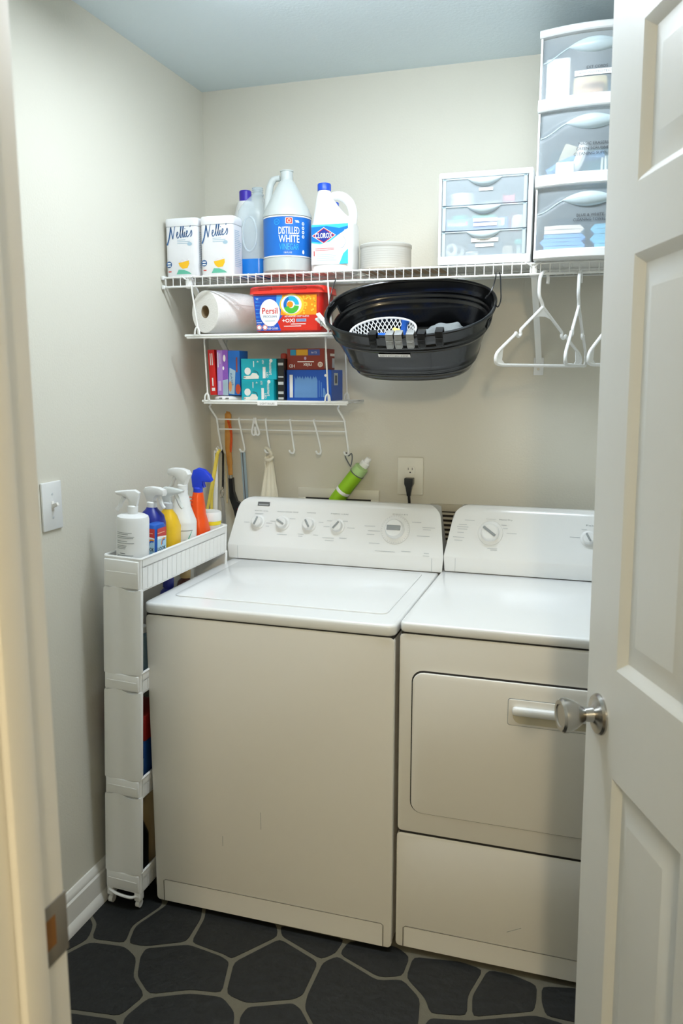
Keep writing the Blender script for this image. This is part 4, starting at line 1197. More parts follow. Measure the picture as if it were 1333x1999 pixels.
def pr_red(b, X, w, h):
    b.text('Hefty freezer', w * 0.5, h * 0.70, 0.008, m_white, X, w=h * 0.42, rot=R(-90))
    b.text('Ziploc', w * 0.55, h * 0.2, 0.010, m_white, X, w=h * 0.25, rot=R(-90), bold=0.02)
def pr_red(b, X, w, h):
    for k in range(2):
        b.rect(w * (0.30 + 0.28 * k), h * 0.66, w * (0.30 + 0.28 * k) + 0.003, h * 0.92, m_white, X)
    b.rect(w * 0.42, h * 0.20, w * 0.42 + 0.0045, h * 0.38, m_white, X)
    b.rect(w * 0.30, h * 0.09, w * 0.80, h * 0.16, m_white, X)
carton('red_carton', 'slim red box leaning at the left of the lower hanging shelf', 0.146, 0.168, -0.290, -0.225, ZD, 1.584, m_rbox, pr_red, lean=-0.045)
m_lil = M('carton_lilac', (176, 132, 214), 0.45)
m_vio = M('carton_violet', (140, 86, 190), 0.45)
def pr_lil(b, X, w, h):
    b.rect(0.003, h * 0.62, 0.006, h * 0.95, m_white, X)
    b.rect(0.010, h * 0.70, 0.013, h * 0.93, M('pale_lilac', (214, 190, 236), 0.5), X)
    b.rect(0.004, h * 0.10, 0.014, h * 0.32, M('pale_lilac', (214, 190, 236)), X)
    b.art([(w * 0.52, 0), (w, 0), (w, h), (w * 0.52, h)], m_vio, X)
    b.disc(w * 0.70, h * 0.82, 0.0045, 0.011, m_white, X, z=0.0006)
    b.disc(w * 0.60, h * 0.60, 0.003, 0.006, m_white, X, z=0.0006)
    b.art([(w * 0.52, 0), (w, 0), (w, h * 0.36), (w * 0.52, h * 0.33)], m_pale, X, z=0.0006)
carton('purple_carton', 'slim purple and lilac box beside the red box', 0.171, 0.208, -0.290, -0.225, ZD, 1.583, m_lil, pr_lil)
m_cob = M('carton_cobalt', (22, 104, 190), 0.45)
def pr_cob(b, X, w, h):
    b.art([(0.0, h * 0.04), (w * 0.5, h * 0.02), (w * 0.62, h * 0.55), (w * 0.12, h * 0.62)], m_pale, X)
    b.text('BAGS', w * 0.30, h * 0.36, 0.006, m_script, X, w=h * 0.28, rot=R(-82))
    b.disc(w * 0.16, h * 0.2, 0.0055, 0.017, M('print_peach', (226, 160, 104), 0.5), X, z=0.0006)
    b.rect(w * 0.68, h * 0.52, w * 0.68 + 0.005, h * 0.85, M('print_brick', (150, 70, 60), 0.5), X)
    b.disc(w * 0.82, h * 0.14, 0.009, 0.016, M('print_rust', (200, 76, 40), 0.5), X)
carton('blue_carton', 'slim cobalt blue box between the purple box and the teal boxes', 0.2095, 0.249, -0.290, -0.225, ZD, 1.581, m_cob, pr_cob)
m_teal = M('carton_teal', (12, 176, 196), 0.4)
def pr_bulb(b, X, w, h):
    b.text('ecosmart', w * 0.85, h * 0.52, 0.011, m_white, X, w=h * 0.60, rot=R(-90), bold=0.01)
    b.disc(w * 0.855, h * 0.90, 0.0055, 0.0055, m_white, X)
    b.text('LED', w * 0.75, h * 0.22, 0.007, m_white, X, rot=R(-90), bold=0.01)
    b.rect(w * 0.62, h * 0.06, w * 0.70, h * 0.60, m_white, X)
    b.text('60W', w * 0.63, h * 0.84, 0.0075, m_white, X, rot=R(-90), w=0.013)
    b.text('4', w * 0.48, h * 0.86, 0.008, m_white, X, rot=R(-90))
    b.rect(w * 0.35, h * 0.60, w * 0.375, h * 0.88, m_white, X)
    b.disc(w * 0.19, h * 0.40, 0.011, 0.0115, m_white, X)
    b.art([(w * 0.06, h * 0.06), (w * 0.14, h * 0.02), (w * 0.50, h * 0.04), (w * 0.51, h * 0.16), (w * 0.44, h * 0.30), (w * 0.33, h * 0.32), (w * 0.26, h * 0.18), (w * 0.08, h * 0.16)], M('bulb_ivory', (240, 238, 230), 0.4), X, z=0.0005)
    b.ring(w * 0.39, h * 0.22, 0.012, 0.0135, m_ink, X, z=0.0007, a0=0, a1=110)
    b.rect(w * 0.06, h * 0.09, w * 0.13, h * 0.13, m_ink, X, z=0.0007)
carton('light_bulb_box', 'lower teal light bulb box with a white bulb picture, on the shelf', 0.254, 0.362, -0.292, -0.232, 1.42, 1.4925, m_teal, pr_bulb, 'teal light bulb boxes')
carton('light_bulb_box', 'upper teal light bulb box with a white bulb picture, top of the pair', 0.254, 0.371, -0.292, -0.232, 1.4927, 1.556, m_teal, pr_bulb, 'teal light bulb boxes')
def pr_blk(b, X, w, h):
    for f, g in ((0.84, 0.06), (0.55, 0.03), (0.38, 0.07), (0.16, 0.06), (0.03, 0.05)):
        b.rect(w * 0.1, h * f, w * 0.9, h * (f + g), m_lgrey, X)
carton('black_carton', 'narrow black box standing between the teal and blue boxes', 0.3725, 0.394, -0.285, -0.190, 1.42, 1.556, m_black, pr_blk)
small('red_stopper', 'small dark red stopper on the narrow black box', 'stopper', lambda b: b.lathe([(0.0105, 0), (0.0105, 0.012), (0.008, 0.016), (0, 0.017)], M('brick_red', (160, 52, 36), 0.5), Matrix.Translation((0.347, -0.165, 1.5583))))
m_bb = M('carton_royal_blue', (20, 86, 190), 0.4)
m_bf = M('print_soft_blue', (104, 156, 218), 0.5)
def pr_big(b, X, w, h):
    b.rect(0.010, 0.010, 0.021, h * 0.84, m_white, X)
    pts = [(0.026, 0.010), (0.104, 0.010), (0.104, h * 0.66), (0.099, h * 0.80)]
    x = 0.095
    i = 0
    while x > 0.026:
        pts.append((x, h * (0.80 if i % 2 else 0.74 - 0.03 * (i % 3))))
        x -= 0.0045
        i += 1
    b.art(pts, m_bf, X)
    b.rect(0.109, 0.012, 0.111, h * 0.66, m_bf, X)
    b.rect(0.116, 0.012, 0.118, h * 0.60, m_bf, X)
    b.art([(0.121, 0.012), (0.135, 0.012), (0.128, h * 0.40), (0.123, h * 0.42)], m_bf, X)
    b.disc(0.131, h * 0.82, 0.004, 0.004, m_white, X)
def sd_big(b, X, d, h):
    b.rect(d * 0.22, h * 0.50, d * 0.56, h * 0.90, m_lgrey, X)
    b.rect(d * 0.30, h * 0.56, d * 0.48, h * 0.82, m_dgrey, X, z=0.0006)
carton('light_bulb_box', 'large royal blue light bulb box under the brown box', 0.396, 0.541, -0.268, -0.150, 1.42, 1.522, m_bb, pr_big, None, sd_big)
m_brn = M('carton_brown', (142, 50, 34), 0.45)
def pr_brn(b, X, w, h):
    b.rect(w * 0.09, h * 0.68, w * 0.24, h * 0.95, M('print_turquoise', (40, 150, 190), 0.5), X)
    b.rect(w * 0.25, h * 0.68, w * 0.56, h * 0.95, M('print_gold', (222, 170, 34), 0.5), X)
    b.rect(w * 0.57, h * 0.68, w * 0.88, h * 0.95, M('print_indigo', (66, 92, 170), 0.5), X)
    b.text('12 W', w * 0.72, h * 0.81, 0.006, m_white, X, rot=PI)
    b.text('relax', w * 0.55, h * 0.22, 0.011, m_white, X, w=0.028, rot=PI, bold=0.01)
    b.text('HD', w * 0.13, h * 0.18, 0.010, m_white, X, rot=PI, bold=0.01)
    b.rect(w * 0.28, h * 0.36, w * 0.72, h * 0.40, m_white, X)
    b.disc(w * 0.89, h * 0.25, 0.0085, 0.0085, M('print_cream', (236, 226, 214), 0.5), X)
    b.text('GE', w * 0.89, h * 0.25, 0.007, m_brn, X, rot=PI, z=0.0008)
    b.disc(w * 0.49, h * 0.54, 0.004, 0.005, M('print_lav', (200, 180, 210), 0.5), X)
def sd_brn(b, X, d, h):
    b.rect(d * 0.02, h * 0.05, d * 0.10, h * 0.95, M('print_cream', (236, 226, 214)), X)
    b.rect(d * 0.55, h * 0.66, d * 0.99, h * 0.78, M('print_cream', (236, 226, 214)), X)
    b.rect(d * 0.74, h * 0.10, d * 0.98, h * 0.56, m_lgrey, X)
carton('light_bulb_box', 'brown and red light bulb box lying on the royal blue box', 0.396, 0.517, -0.262, -0.158, 1.5222, 1.586, m_brn, pr_brn, None, sd_brn)

# ------------------------------------------------------------------ black oval tub hung from the shelf lip
TH = R(33)
TC = Vector((0.799, -0.362, 1.692))
TA, TB, TBH, TBA, TBB = 0.238, 0.160, 0.172, 0.170, 0.110
TN = Vector((0, -sin(TH), cos(TH)))
tub_loc = TC - TN * TBH
tub = T('oval_tub', 'large black oval tub hanging tilted from the wire shelf', 'tub', tub_loc, (TH, 0, 0))
TM = RM['oval_tub']
NT = 96
def trad(z):
    f = z / TBH
    g = f ** 0.95
    rib = 0.0
    for c in (0.16, 0.235, 0.70, 0.775):
        rib += 0.0042 * math.exp(-((f - c) / 0.022) ** 2)
    return TBA + (TA - TBA) * g + rib, TBB + (TB - TBB) * g + rib
lv = [0.010, 0.014, 0.020, 0.024, 0.027, 0.030, 0.034, 0.037, 0.040, 0.044, 0.06, 0.08, 0.10, 0.110, 0.114, 0.1175, 0.121, 0.124, 0.1275, 0.131, 0.134, 0.138, 0.143, 0.157, 0.172]
def tring(z, off=0.0):
    a_, b_ = trad(z)
    return se(a_ + off, b_ + off, 2.95 - 0.6 * min(1, z / TBH), NT, z)
def is_hole(i, k):
    return lv.index(0.131) <= k < lv.index(0.157) and (i % NT in (NT - 4, NT - 3, NT - 2, NT - 1, 0, 1, 2, 3) or i % NT in range(NT // 2 - 4, NT // 2 + 4))
b = MB()
for off, flip in ((0.0, 0), (-0.0025, 1)):
    rings = [tring(z, off) for z in lv]
    vs = [p for r in rings for p in r]
    fs = []
    for k in range(len(rings) - 1):
        for i in range(NT):
            if is_hole(i, k):
                continue
            q = [k * NT + i, k * NT + (i + 1) % NT, (k + 1) * NT + (i + 1) % NT, (k + 1) * NT + i]
            fs.append(q[::-1] if flip else q)
    b.raw(vs, fs, m_tub, smooth=True)
r0, r1 = tring(0.010), [(x * 0.95, y * 0.93, 0.0) for x, y, z in tring(0.010)]
b.loft([r1, [(x * 0.985, y * 0.98, 0.004) for x, y, z in r0], r0], m_tub, cap=False)
b.raw(r1, [list(range(NT))[::-1]], m_tub)
ri = tring(0.012, -0.0025)
b.raw(ri, [list(range(NT))], m_tub)
b.build('body', tub, sharp=1.2)
b = MB()
b.tube([(x, y, z + 0.001) for x, y, z in tring(0.172)], 0.0052, m_tub, n=10, closed=True)
b.build('rim', tub)
for s_ in (-1, 1):
    b = MB()
    idx = list(range(-4, 5)) if s_ > 0 else list(range(NT // 2 - 4, NT // 2 + 5))
    lo, hi = [tring(0.131)[i % NT] for i in idx], [tring(0.157)[i % NT] for i in idx]
    b.tube([Vector(p) for p in lo + hi[::-1]], 0.0032, m_tub, n=6, closed=True)
    b.build('handle_opening', tub)
b = MB()
b.text('DIRTY KITCHEN LINENS', 0, 0, 0.0045, m_ink, FRONT(0, 0, 0), w=0.078, z=0.0009)
b.rect(-0.045, -0.0055, 0.045, 0.0055, m_tagw, FRONT(0, 0, 0), z=0.0003)
fa, fb = trad(0.105)
lab = b
for i, p in enumerate(lab.v):
    x, y, z = p
    yy = -fb * (1 - (abs(x - 0.02) / fa) ** 2.58) ** (1 / 2.58) - 0.0008
    sl = (TB - TBB) / TBH
    lab.v[i] = Vector((x - 0.02, yy + y - z * sl - 0.0016, 0.105 + z))
lab.build('label_strip', tub, 'white label tape with small lettering')
def shook(name, label, pts):
    b = MB(); b.tube(pts, 0.0017, m_black, n=6, sub=6)
    return tag(b.build(name), label, 'hook', 'black wire hooks holding the tub')
shook('wire_hook', 'black wire hook at the left end of the black tub', [(0.570, -0.309, SZ - 0.030), (0.570, -0.316, SZ - 0.024), (0.570, -0.322, SZ - 0.032), (0.566, -0.340, 1.745), (0.563, -0.352, 1.715), (0.570, -0.364, 1.700), (0.580, -0.360, 1.712)])
shook('wire_hook', 'front black wire hook at the right end of the black tub', [(1.030, -0.309, SZ - 0.030), (1.031, -0.316, SZ - 0.024), (1.032, -0.323, SZ - 0.034), (1.030, -0.345, 1.748), (1.022, -0.356, 1.726), (1.010, -0.352, 1.712), (1.012, -0.344, 1.72)])
shook('wire_hook', 'rear black wire hook at the right end of the black tub', [(1.040, -0.309, SZ - 0.030), (1.041, -0.316, SZ - 0.024), (1.0445, -0.322, SZ - 0.036), (1.050, -0.350, 1.735), (1.052, -0.362, 1.705), (1.046, -0.372, 1.687), (1.040, -0.372, 1.694)])

# white clip on the left handle of the tub
t = T('white_clip', 'white plastic clothes clip gripping the left handle of the black tub', 'clip', (0.563, -0.415, 1.655), (R(20), R(38), R(-25)))
b = MB()
for s_ in (-1, 1):
    b.box((-0.028, -0.007, s_ * 0.0055 - 0.003), (0.036, 0.007, s_ * 0.0055 + 0.003), m_pl, 0.0025, X=Matrix.Rotation(s_ * R(7), 4, 'Y'))
b.build('jaws', t)
b = MB(); b.tube([(0.006 + 0.004 * cos(q * PI / 6), -0.009, 0.009 * sin(q * PI / 6)) for q in range(12)], 0.001, m_steel, closed=True); b.build('spring', t)

# contents of the tub, in the tub's own frame
def tubthing(name, label, cat, group=None, x=0, y=0, z=0.013, rot=None):
    loc = TM @ Vector((x, y, z))
    m = TM.to_3x3().to_4x4() @ (rot or Matrix.Identity(4))
    return T(name, label, cat, loc, m.to_euler(), group)
t = tubthing('lattice_basket', 'white oval basket with diamond lattice walls inside the black tub', 'basket', x=-0.084, y=-0.006, z=0.036, rot=Matrix.Rotation(R(-4), 4, 'X'))
b = MB()
A0, B0, A1, B1, HB = 0.066, 0.056, 0.096, 0.084, 0.060
def bpt(an, f):
    return Vector(((A0 + (A1 - A0) * f) * cos(an), (B0 + (B1 - B0) * f) * sin(an), 0.006 + HB * f))
NL = 42
for d in (-1, 1):
    for k in range(NL):
        b.tube([bpt(2 * PI * k / NL + d * 0.50 * f / 5 * 1.0, f / 5) for f in range(6)], 0.0014, m_pl, n=5)
b.build('lattice', t)
b = MB()
b.tube([bpt(2 * PI * k / 48, 1.0) for k in range(48)], 0.0032, m_pl, n=8, closed=True)
b.tube([bpt(2 * PI * k / 48, 0.0) for k in range(48)], 0.0028, m_pl, n=8, closed=True)
b.lathe([(0.064, 0.002), (0.064, 0.005), (0, 0.005)], m_pl, n=40, sy=0.86)
b.build('rim', t)
m_bg = M('glove_blue', (32, 98, 200), 0.55)
t = tubthing('blue_brush', 'blue plastic brush standing in the white lattice basket', 'brush', x=-0.020, y=-0.026, z=0.062)
b = MB(); b.tube([(-0.008, -0.020, 0.0), (0.0, 0.0, 0.040), (0.008, 0.018, 0.074)], [0.008, 0.009, 0.012], m_bg, n=10, sub=3); b.build('handle', t)
t = tubthing('blue_cloth', 'blue cloth lying in the white lattice basket', 'cloth', x=-0.080, y=-0.040, z=0.055)
b = MB()
b.loft([se(0.055, 0.020, 2.4, z=0), se(0.062, 0.026, 2.2, z=0.022), se(0.056, 0.020, 2.2, z=0.046), se(0.03, 0.010, 2.2, z=0.056)], m_bg)
b.build('fabric', t)
t = tubthing('yellow_sponge', 'small yellow sponge beside the blue cloth in the basket', 'sponge', x=-0.048, y=-0.018, z=0.088)
b = MB(); b.box((-0.013, -0.01, 0), (0.013, 0.01, 0.028), M('sponge_yellow', (226, 206, 120), 0.9, bump=0.5), 0.004, X=Matrix.Rotation(R(25), 4, 'Y')); b.build('foam', t)
t = tubthing('grey_cloth', 'crumpled grey cloth in the right half of the black tub', 'cloth', x=0.098, y=-0.024, z=0.072)
b = MB()
bmx = bmesh.new()
bmesh.ops.create_icosphere(bmx, subdivisions=4, radius=1.0)
from mathutils import noise
for v in bmx.verts:
    n_ = noise.noise(v.co * 1.8) * 0.22 + noise.noise(v.co * 4.5) * 0.10
    v.co = v.co * (1 + n_)
    v.co = Vector((v.co.x * 0.072, v.co.y * 0.050, v.co.z * 0.062))
b.bm(bmx, M('grey_fabric', (132, 138, 140), 0.95, bump=0.5, bscale=500), smooth=True)
b.build('fabric', t, sharp=3)
def rim_clip(name, label, x, kind, grp):
    y = -TB * (1 - (abs(x) / TA) ** 2.35) ** (1 / 2.35)
    t = tubthing(name, label, 'clip', grp, x, y, TBH + 0.001, Matrix.Rotation(R(0), 4, 'Z'))
    mt = m_steel if kind else m_blk2
    b = MB()
    # folded strip over the rim
    w = 0.0105
    for y0, y1, z0, z1 in ((-0.0125, -0.0095, -0.026, 0.014), (0.0095, 0.0125, -0.020, 0.014), (-0.0125, 0.0125, 0.0110, 0.0140)):
        b.box((-w, y0, z0), (w, y1, z1), mt, 0.0012)
    b.build('folded_body', t)
    b = MB()
    b.box((-w * 0.85, -0.0155, -0.027), (w * 0.85, -0.0128, -0.004), mt, 0.0012)
    b.tube([(-w * 0.6, -0.0158, -0.024), (w * 0.6, -0.0158, -0.024), (w * 0.6, -0.0158, -0.008), (-w * 0.6, -0.0158, -0.008)], 0.0008, mt, n=5, closed=True)
    b.build('lever', t)
m_blk2 = M('clip_black', (24, 25, 27), 0.35)
m_steel2 = M('clip_silver', (172, 174, 174), 0.4, metal=0.6)
m_steel = m_steel2
for x, kind, lb in ((-0.066, 0, 'leftmost black clip on the front rim of the black tub'), (-0.019, 1, 'leftmost silver clip on the front rim of the black tub'), (0.005, 1, 'middle silver clip on the front rim of the black tub'), (0.037, 1, 'rightmost silver clip on the front rim of the black tub'), (0.066, 0, 'middle black clip on the front rim of the black tub'), (0.112, 0, 'rightmost black clip on the front rim of the black tub')):
    rim_clip('rim_clip', lb, x, kind, 'clips on the rim of the black tub')

# ------------------------------------------------------------------ clothes hangers
def hanger(label, x, y, ang, yellow=False):
    """local frame: x along the hanger's span, z up, origin where the hook hangs on the wire"""
    t = T('clothes_hanger', label, 'hanger', (x, y, SZ - 0.0335), (0, 0, ang), group='white plastic clothes hangers')
    b = MB()
    b.tube([(0.019, 0, -0.022), (0.020, 0, -0.004), (0.010, 0, 0.0072), (-0.004, 0, 0.0060), (-0.017, 0, -0.008), (-0.020, 0, -0.032), (-0.018, 0, -0.056), (-0.004, 0, -0.075), (0, 0, -0.086)], 0.0046, m_pl, n=8, sub=5)
    b.build('hook', t)
    b = MB()
    for s_ in (-1, 1):
        b.tube([(0, 0, -0.084), (s_ * 0.030, 0, -0.104), (s_ * 0.085, 0, -0.140), (s_ * 0.098, 0, -0.150), (s_ * 0.097, 0, -0.160), (s_ * 0.108, 0, -0.166), (s_ * 0.118, 0, -0.157), (s_ * 0.124, 0, -0.163), (s_ * 0.170, 0, -0.192), (s_ * 0.196, 0, -0.210), (s_ * 0.203, 0, -0.226), (s_ * 0.196, 0, -0.238), (s_ * 0.170, 0, -0.241)], 0.0042, m_pl, n=8, sub=4)
    b.build('shoulder_arms', t)
    b = MB(); b.cyl((-0.172, 0, -0.241), (0.172, 0, -0.241), 0.0042, m_pl, n=8); b.build('trouser_bar', t)
    gt = lambda pts: MB().prism(pts, -0.0012, 0.0012, m_pl, FRONT(0, 0, 0)).build('web_plate', t)
    gt([(0, -0.086), (0.030, -0.106), (0.045, -0.117), (0.014, -0.110), (-0.014, -0.110), (-0.045, -0.117), (-0.030, -0.106)])
    for s_ in (-1, 1):
        p = [(s_ * 0.172, -0.196), (s_ * 0.196, -0.210), (s_ * 0.203, -0.226), (s_ * 0.196, -0.240), (s_ * 0.160, -0.241), (s_ * 0.176, -0.228)]
        gt(p if s_ > 0 else p[::-1])
    if yellow:
        b = MB(); b.box((-0.004, -0.0055, -0.009), (0.012, 0.0055, 0.004), M('yellow_tag', (236, 232, 120), 0.5), 0.002, X=Matrix.Translation((-0.075, 0, -0.132)) @ Matrix.Rotation(R(-33), 4, 'Y')); b.build('size_marker', t, 'small yellow size marker')
hanger('white plastic clothes hanger turned broadside, next to the black tub', 1.160, -0.316, R(60))
hanger('white plastic clothes hanger seen nearly edge-on, between the other two', 1.254, -0.316, R(84))
hanger('white plastic clothes hanger with yellow marker, half hidden by the door', 1.370, -0.316, R(66), True)

# ------------------------------------------------------------------ things on the hook rail and the back wall
m_strap = M('yellow_strap', (238, 214, 92), 0.7)
def strap(b, pts, w, th, mat, nrm=(0, -1, 0)):
    P = [Vector(p) for p in pts]
    n = Vector(nrm)
    rings = []
    for i, p in enumerate(P):
        tg = (P[min(len(P) - 1, i + 1)] - P[max(0, i - 1)]).normalized()
        u = tg.cross(n).normalized()
        rings.append([p + u * w / 2 + n * th / 2, p - u * w / 2 + n * th / 2, p - u * w / 2 - n * th / 2, p + u * w / 2 - n * th / 2])
    b.loft(rings, mat, smooth=False)
t = T('yellow_ribbon', 'long yellow ribbon strap hanging from the leftmost hook', 'ribbon', (0.066, -0.080, 1.24))
b = MB()
strap(b, [(0.068, -0.073, 1.252), (0.066, -0.081, 1.244), (0.050, -0.083, 1.16), (0.038, -0.083, 1.09), (0.034, -0.083, 1.00), (0.033, -0.083, 0.93)], 0.0095, 0.0015, m_strap)
strap(b, [(0.069, -0.072, 1.250), (0.063, -0.0845, 1.236), (0.046, -0.086, 1.15), (0.026, -0.086, 1.06), (0.012, -0.086, 1.01), (0.008, -0.086, 0.96)], 0.010, 0.0015, m_strap)
b.build('ribbon_band', t, world=True)
t = T('white_strip', 'white flat plastic strip hanging beside the yellow ribbon', 'strip', (0.052, -0.066, 1.24))
b = MB()
b.box((0.044, -0.0705, 0.90), (0.060, -0.0675, 1.246), m_white, 0.001, X=Matrix.Translation((0.052, 0, 1.246)) @ Matrix.Rotation(R(2.2), 4, 'Y') @ Matrix.Translation((-0.052, 0, -1.246)))
b.build('blade', t, world=True)
b = MB()
b.tube([(0.056 , -0.0755, 1.250), (0.062, -0.076, 1.262), (0.066, -0.070, 1.252)], 0.0012, m_wire, n=6, sub=4)
b.build('hanging_loop', t, world=True)
b = MB(); b.box((0.0485, -0.0715, 1.175), (0.0535, -0.0700, 1.238), M('grey_blue_inlay', (128, 142, 152), 0.5)); b.build('grey_inlay', t, 'grey blue inlay', world=True)
t = T('key_strap', 'black and grey strap with a metal snap hook on the leftmost hook', 'strap', (0.074, -0.058, 1.24))
b = MB()
strap(b, [(0.069, -0.060, 1.250), (0.073, -0.0575, 1.235), (0.071, -0.0575, 1.17), (0.069, -0.0575, 1.112)], 0.007, 0.002, m_black)
b.build('black_webbing', t, world=True)
b = MB()
strap(b, [(0.0775, -0.0545, 1.236), (0.082, -0.0545, 1.17), (0.084, -0.0545, 1.12), (0.083, -0.0545, 1.06)], 0.006, 0.0015, M('beige_webbing', (176, 160, 124), 0.8))
strap(b, [(0.066, -0.0600, 1.082), (0.070, -0.0600, 1.045), (0.072, -0.0600, 0.98)], 0.012, 0.002, M('grey_webbing', (150, 148, 142), 0.8))
b.build('light_webbing', t, world=True)
b = MB()
b.tube([(0.067 + 0.006 * cos(q * PI / 8), -0.0615, 1.096 + 0.013 * sin(q * PI / 8)) for q in range(16)], 0.0019, m_chrome, closed=True)
b.cyl((0.067, -0.0615, 1.108), (0.069, -0.0595, 1.118), 0.003, m_chrome)
b.build('snap_hook', t, 'shiny metal snap hook', world=True)
t = T('hand_brush', 'brush with orange-brown wooden handle and black blade behind the washer', 'brush', (0.085, -0.035, 1.25))
b = MB()
m_wood = M('handle_wood', (208, 146, 66), 0.45, var=0.18, scale=40)
b.tube([(0.084, -0.030, 1.380), (0.083, -0.030, 1.372), (0.082, -0.030, 1.33), (0.081, -0.030, 1.26), (0.085, -0.030, 1.20), (0.087, -0.030, 1.155)], [0.008, 0.0125, 0.0125, 0.0125, 0.011, 0.009, 0.007], m_wood, n=12, sub=5, flat=0.6)
b.build('handle', t, 'varnished wooden handle', world=True)
b = MB()
b.cyl((0.0872, -0.030, 1.158), (0.0878, -0.030, 1.146), 0.0075, m_chrome)
b.build('ferrule', t, 'bright metal collar', world=True)
b = MB()
b.prism([(0.080, 1.148), (0.095, 1.148), (0.098, 1.10), (0.110, 1.065), (0.150, 1.045), (0.158, 0.98), (0.152, 0.90), (0.118, 0.90), (0.112, 0.96), (0.098, 1.03), (0.082, 1.075)], 0.018, 0.034, m_black, FRONT(0, 0, 0))
b.build('black_blade', t, 'black blade', world=True)
b = MB()
b.prism([(0.112, 1.040), (0.136, 1.036), (0.142, 0.97), (0.120, 0.97)], 0.0345, 0.037, M('dark_red_panel', (120, 26, 36), 0.5), FRONT(0, 0, 0))
b.build('red_panel', t, 'dark red panel', world=True)
b = MB()
b.tube([(0.086, -0.040, 1.355), (0.097, -0.038, 1.325), (0.0985, -0.037, 1.285), (0.094, -0.037, 1.240), (0.092, -0.038, 1.255), (0.0955, -0.038, 1.30), (0.084, -0.040, 1.352)], 0.0024, M('orange_cord', (222, 88, 28), 0.7), n=6, sub=4)
b.build('orange_cord', t, 'orange hanging cord', world=True)
b = MB(); b.tube([(0.020, -0.001, 1.222), (0.020, -0.012, 1.222), (0.020, -0.018, 1.226)], 0.0016, m_ink, n=6); b.build('nail')
tag(bpy.data.objects['nail'], 'small dark nail in the back wall beside the corner', 'nail')
t = T('metal_ruler', 'blue grey metal channel strip hanging from the second hook', 'strip', (0.151, -0.0640, 1.235))
X = Matrix.Translation((0.151, 0, 1.25)) @ Matrix.Rotation(R(-3.0), 4, 'Y') @ Matrix.Translation((-0.151, 0, -1.25))
b = MB()
m_alu = M('blue_grey_metal', (150, 168, 178), 0.4, metal=0.5)
b.box((0.1425, -0.066, 0.95), (0.1475, -0.063, 1.243), m_alu, 0.0008, X=X)
b.box((0.1515, -0.066, 0.95), (0.1605, -0.063, 1.243), m_alu, 0.0008, X=X)
b.build('rails', t, world=True)
b = MB(); b.box((0.1475, -0.0645, 0.95), (0.1515, -0.063, 1.243), m_dgrey, X=X); b.build('groove', t, 'dark centre groove', world=True)
t = T('cloth_bag', 'cream cloth bag knotted onto the third hook', 'bag', (0.245, -0.062, 1.20))
b = MB()
b.tube([(0.236, -0.070, 1.252), (0.243, -0.076, 1.262), (0.254, -0.074, 1.254), (0.258, -0.066, 1.240), (0.251, -0.062, 1.232)], 0.0052, m_rope, n=8, sub=4)
b.tube([(0.237, -0.064, 1.225), (0.244, -0.072, 1.219), (0.257, -0.071, 1.222), (0.261, -0.062, 1.229), (0.252, -0.057, 1.231)], 0.0058, m_rope, n=8, sub=4, closed=True)
b.build('knot', t, world=True)
b = MB()
rings = []
for k in range(15):
    f = k / 14
    z = 1.226 - f * 0.27
    w = 0.009 + 0.028 * min(1, f * 1.5) ** 0.8
    cx = 0.249 - 0.010 * f
    rings.append([(cx + w * cos(q * 2 * PI / 40) * (1 + 0.10 * sin(q * 2 * PI / 40 * 7 + f)), -0.060 + (0.006 + 0.006 * f) * sin(q * 2 * PI / 40) + 0.0028 * min(1, f * 3) * sin(q * 2 * PI / 40 * 9 + 2 * f), z) for q in range(40)])
b.loft(rings, m_rope)
b.build('fabric', t, world=True, sharp=3)
b = MB(); b.tube([(0.239, -0.068, 1.245), (0.236, -0.070, 1.215), (0.238, -0.070, 1.19)], 0.0016, m_rope, n=5, sub=3); b.build('drawstring', t, world=True)
t = T('white_clamp', 'white two-looped clip gripping the hook rail wires', 'clip', (0.219, -0.105, 1.335))
b = MB()
for s_ in (-1, 1):
    b.tube([(0.219 + s_ * 0.003, -0.111, 1.362), (0.219 + s_ * 0.006, -0.112, 1.345), (0.219 + s_ * 0.0125, -0.108, 1.322), (0.219 + s_ * 0.0125, -0.106, 1.312), (0.219 + s_ * 0.007, -0.105, 1.307), (0.219 + s_ * 0.002, -0.106, 1.312), (0.219 + s_ * 0.0015, -0.109, 1.335)], 0.0034, m_pl, n=8, sub=4)
b.box((0.2125, -0.114, 1.345), (0.2255, -0.109, 1.366), m_pl, 0.003)
b.build('loops', t, world=True)
# green bottle leaning on the console
t = T('green_bottle', 'lime green soft bottle hung by a grey loop from the rightmost hook', 'bottle')
p0, p1 = Vector((0.476, -0.0415, 1.078)), Vector((0.5745, -0.0415, 1.2045))
q = (p1 - p0).to_track_quat('Z', 'Y')
t.location = p0; t.rotation_euler = q.to_euler()
RM[t.name] = Matrix.Translation(p0) @ q.to_matrix().to_4x4()
L = (p1 - p0).length
m_lime = M('lime_sleeve', (146, 198, 24), 0.6)
b = MB()
b.lathe([(0.024, -0.002), (0.032, 0.003), (0.034, 0.02), (0.034, L * 0.55), (0.0335, L * 0.80), (0.0325, L * 0.82)], m_lime, sy=0.72)
b.build('sleeve', t)
b = MB()
b.lathe([(0.0315, L * 0.82), (0.0322, L * 0.84), (0.0315, L * 0.98), (0.026, L * 1.0), (0.012, L * 1.005)], M('pale_green_collar', (176, 210, 140), 0.5), sy=0.75)
b.build('collar', t, 'pale green collar')
b = MB()
b.lathe([(0.015, L * 1.0), (0.0155, L * 1.10), (0.013, L * 1.12), (0.0095, L * 1.12), (0.0095, L * 1.21), (0.008, L * 1.225), (0, L * 1.225)], m_white, Matrix.Translation((0.006, 0, 0)))
b.build('nozzle', t, 'white pull-up nozzle')
b = MB()
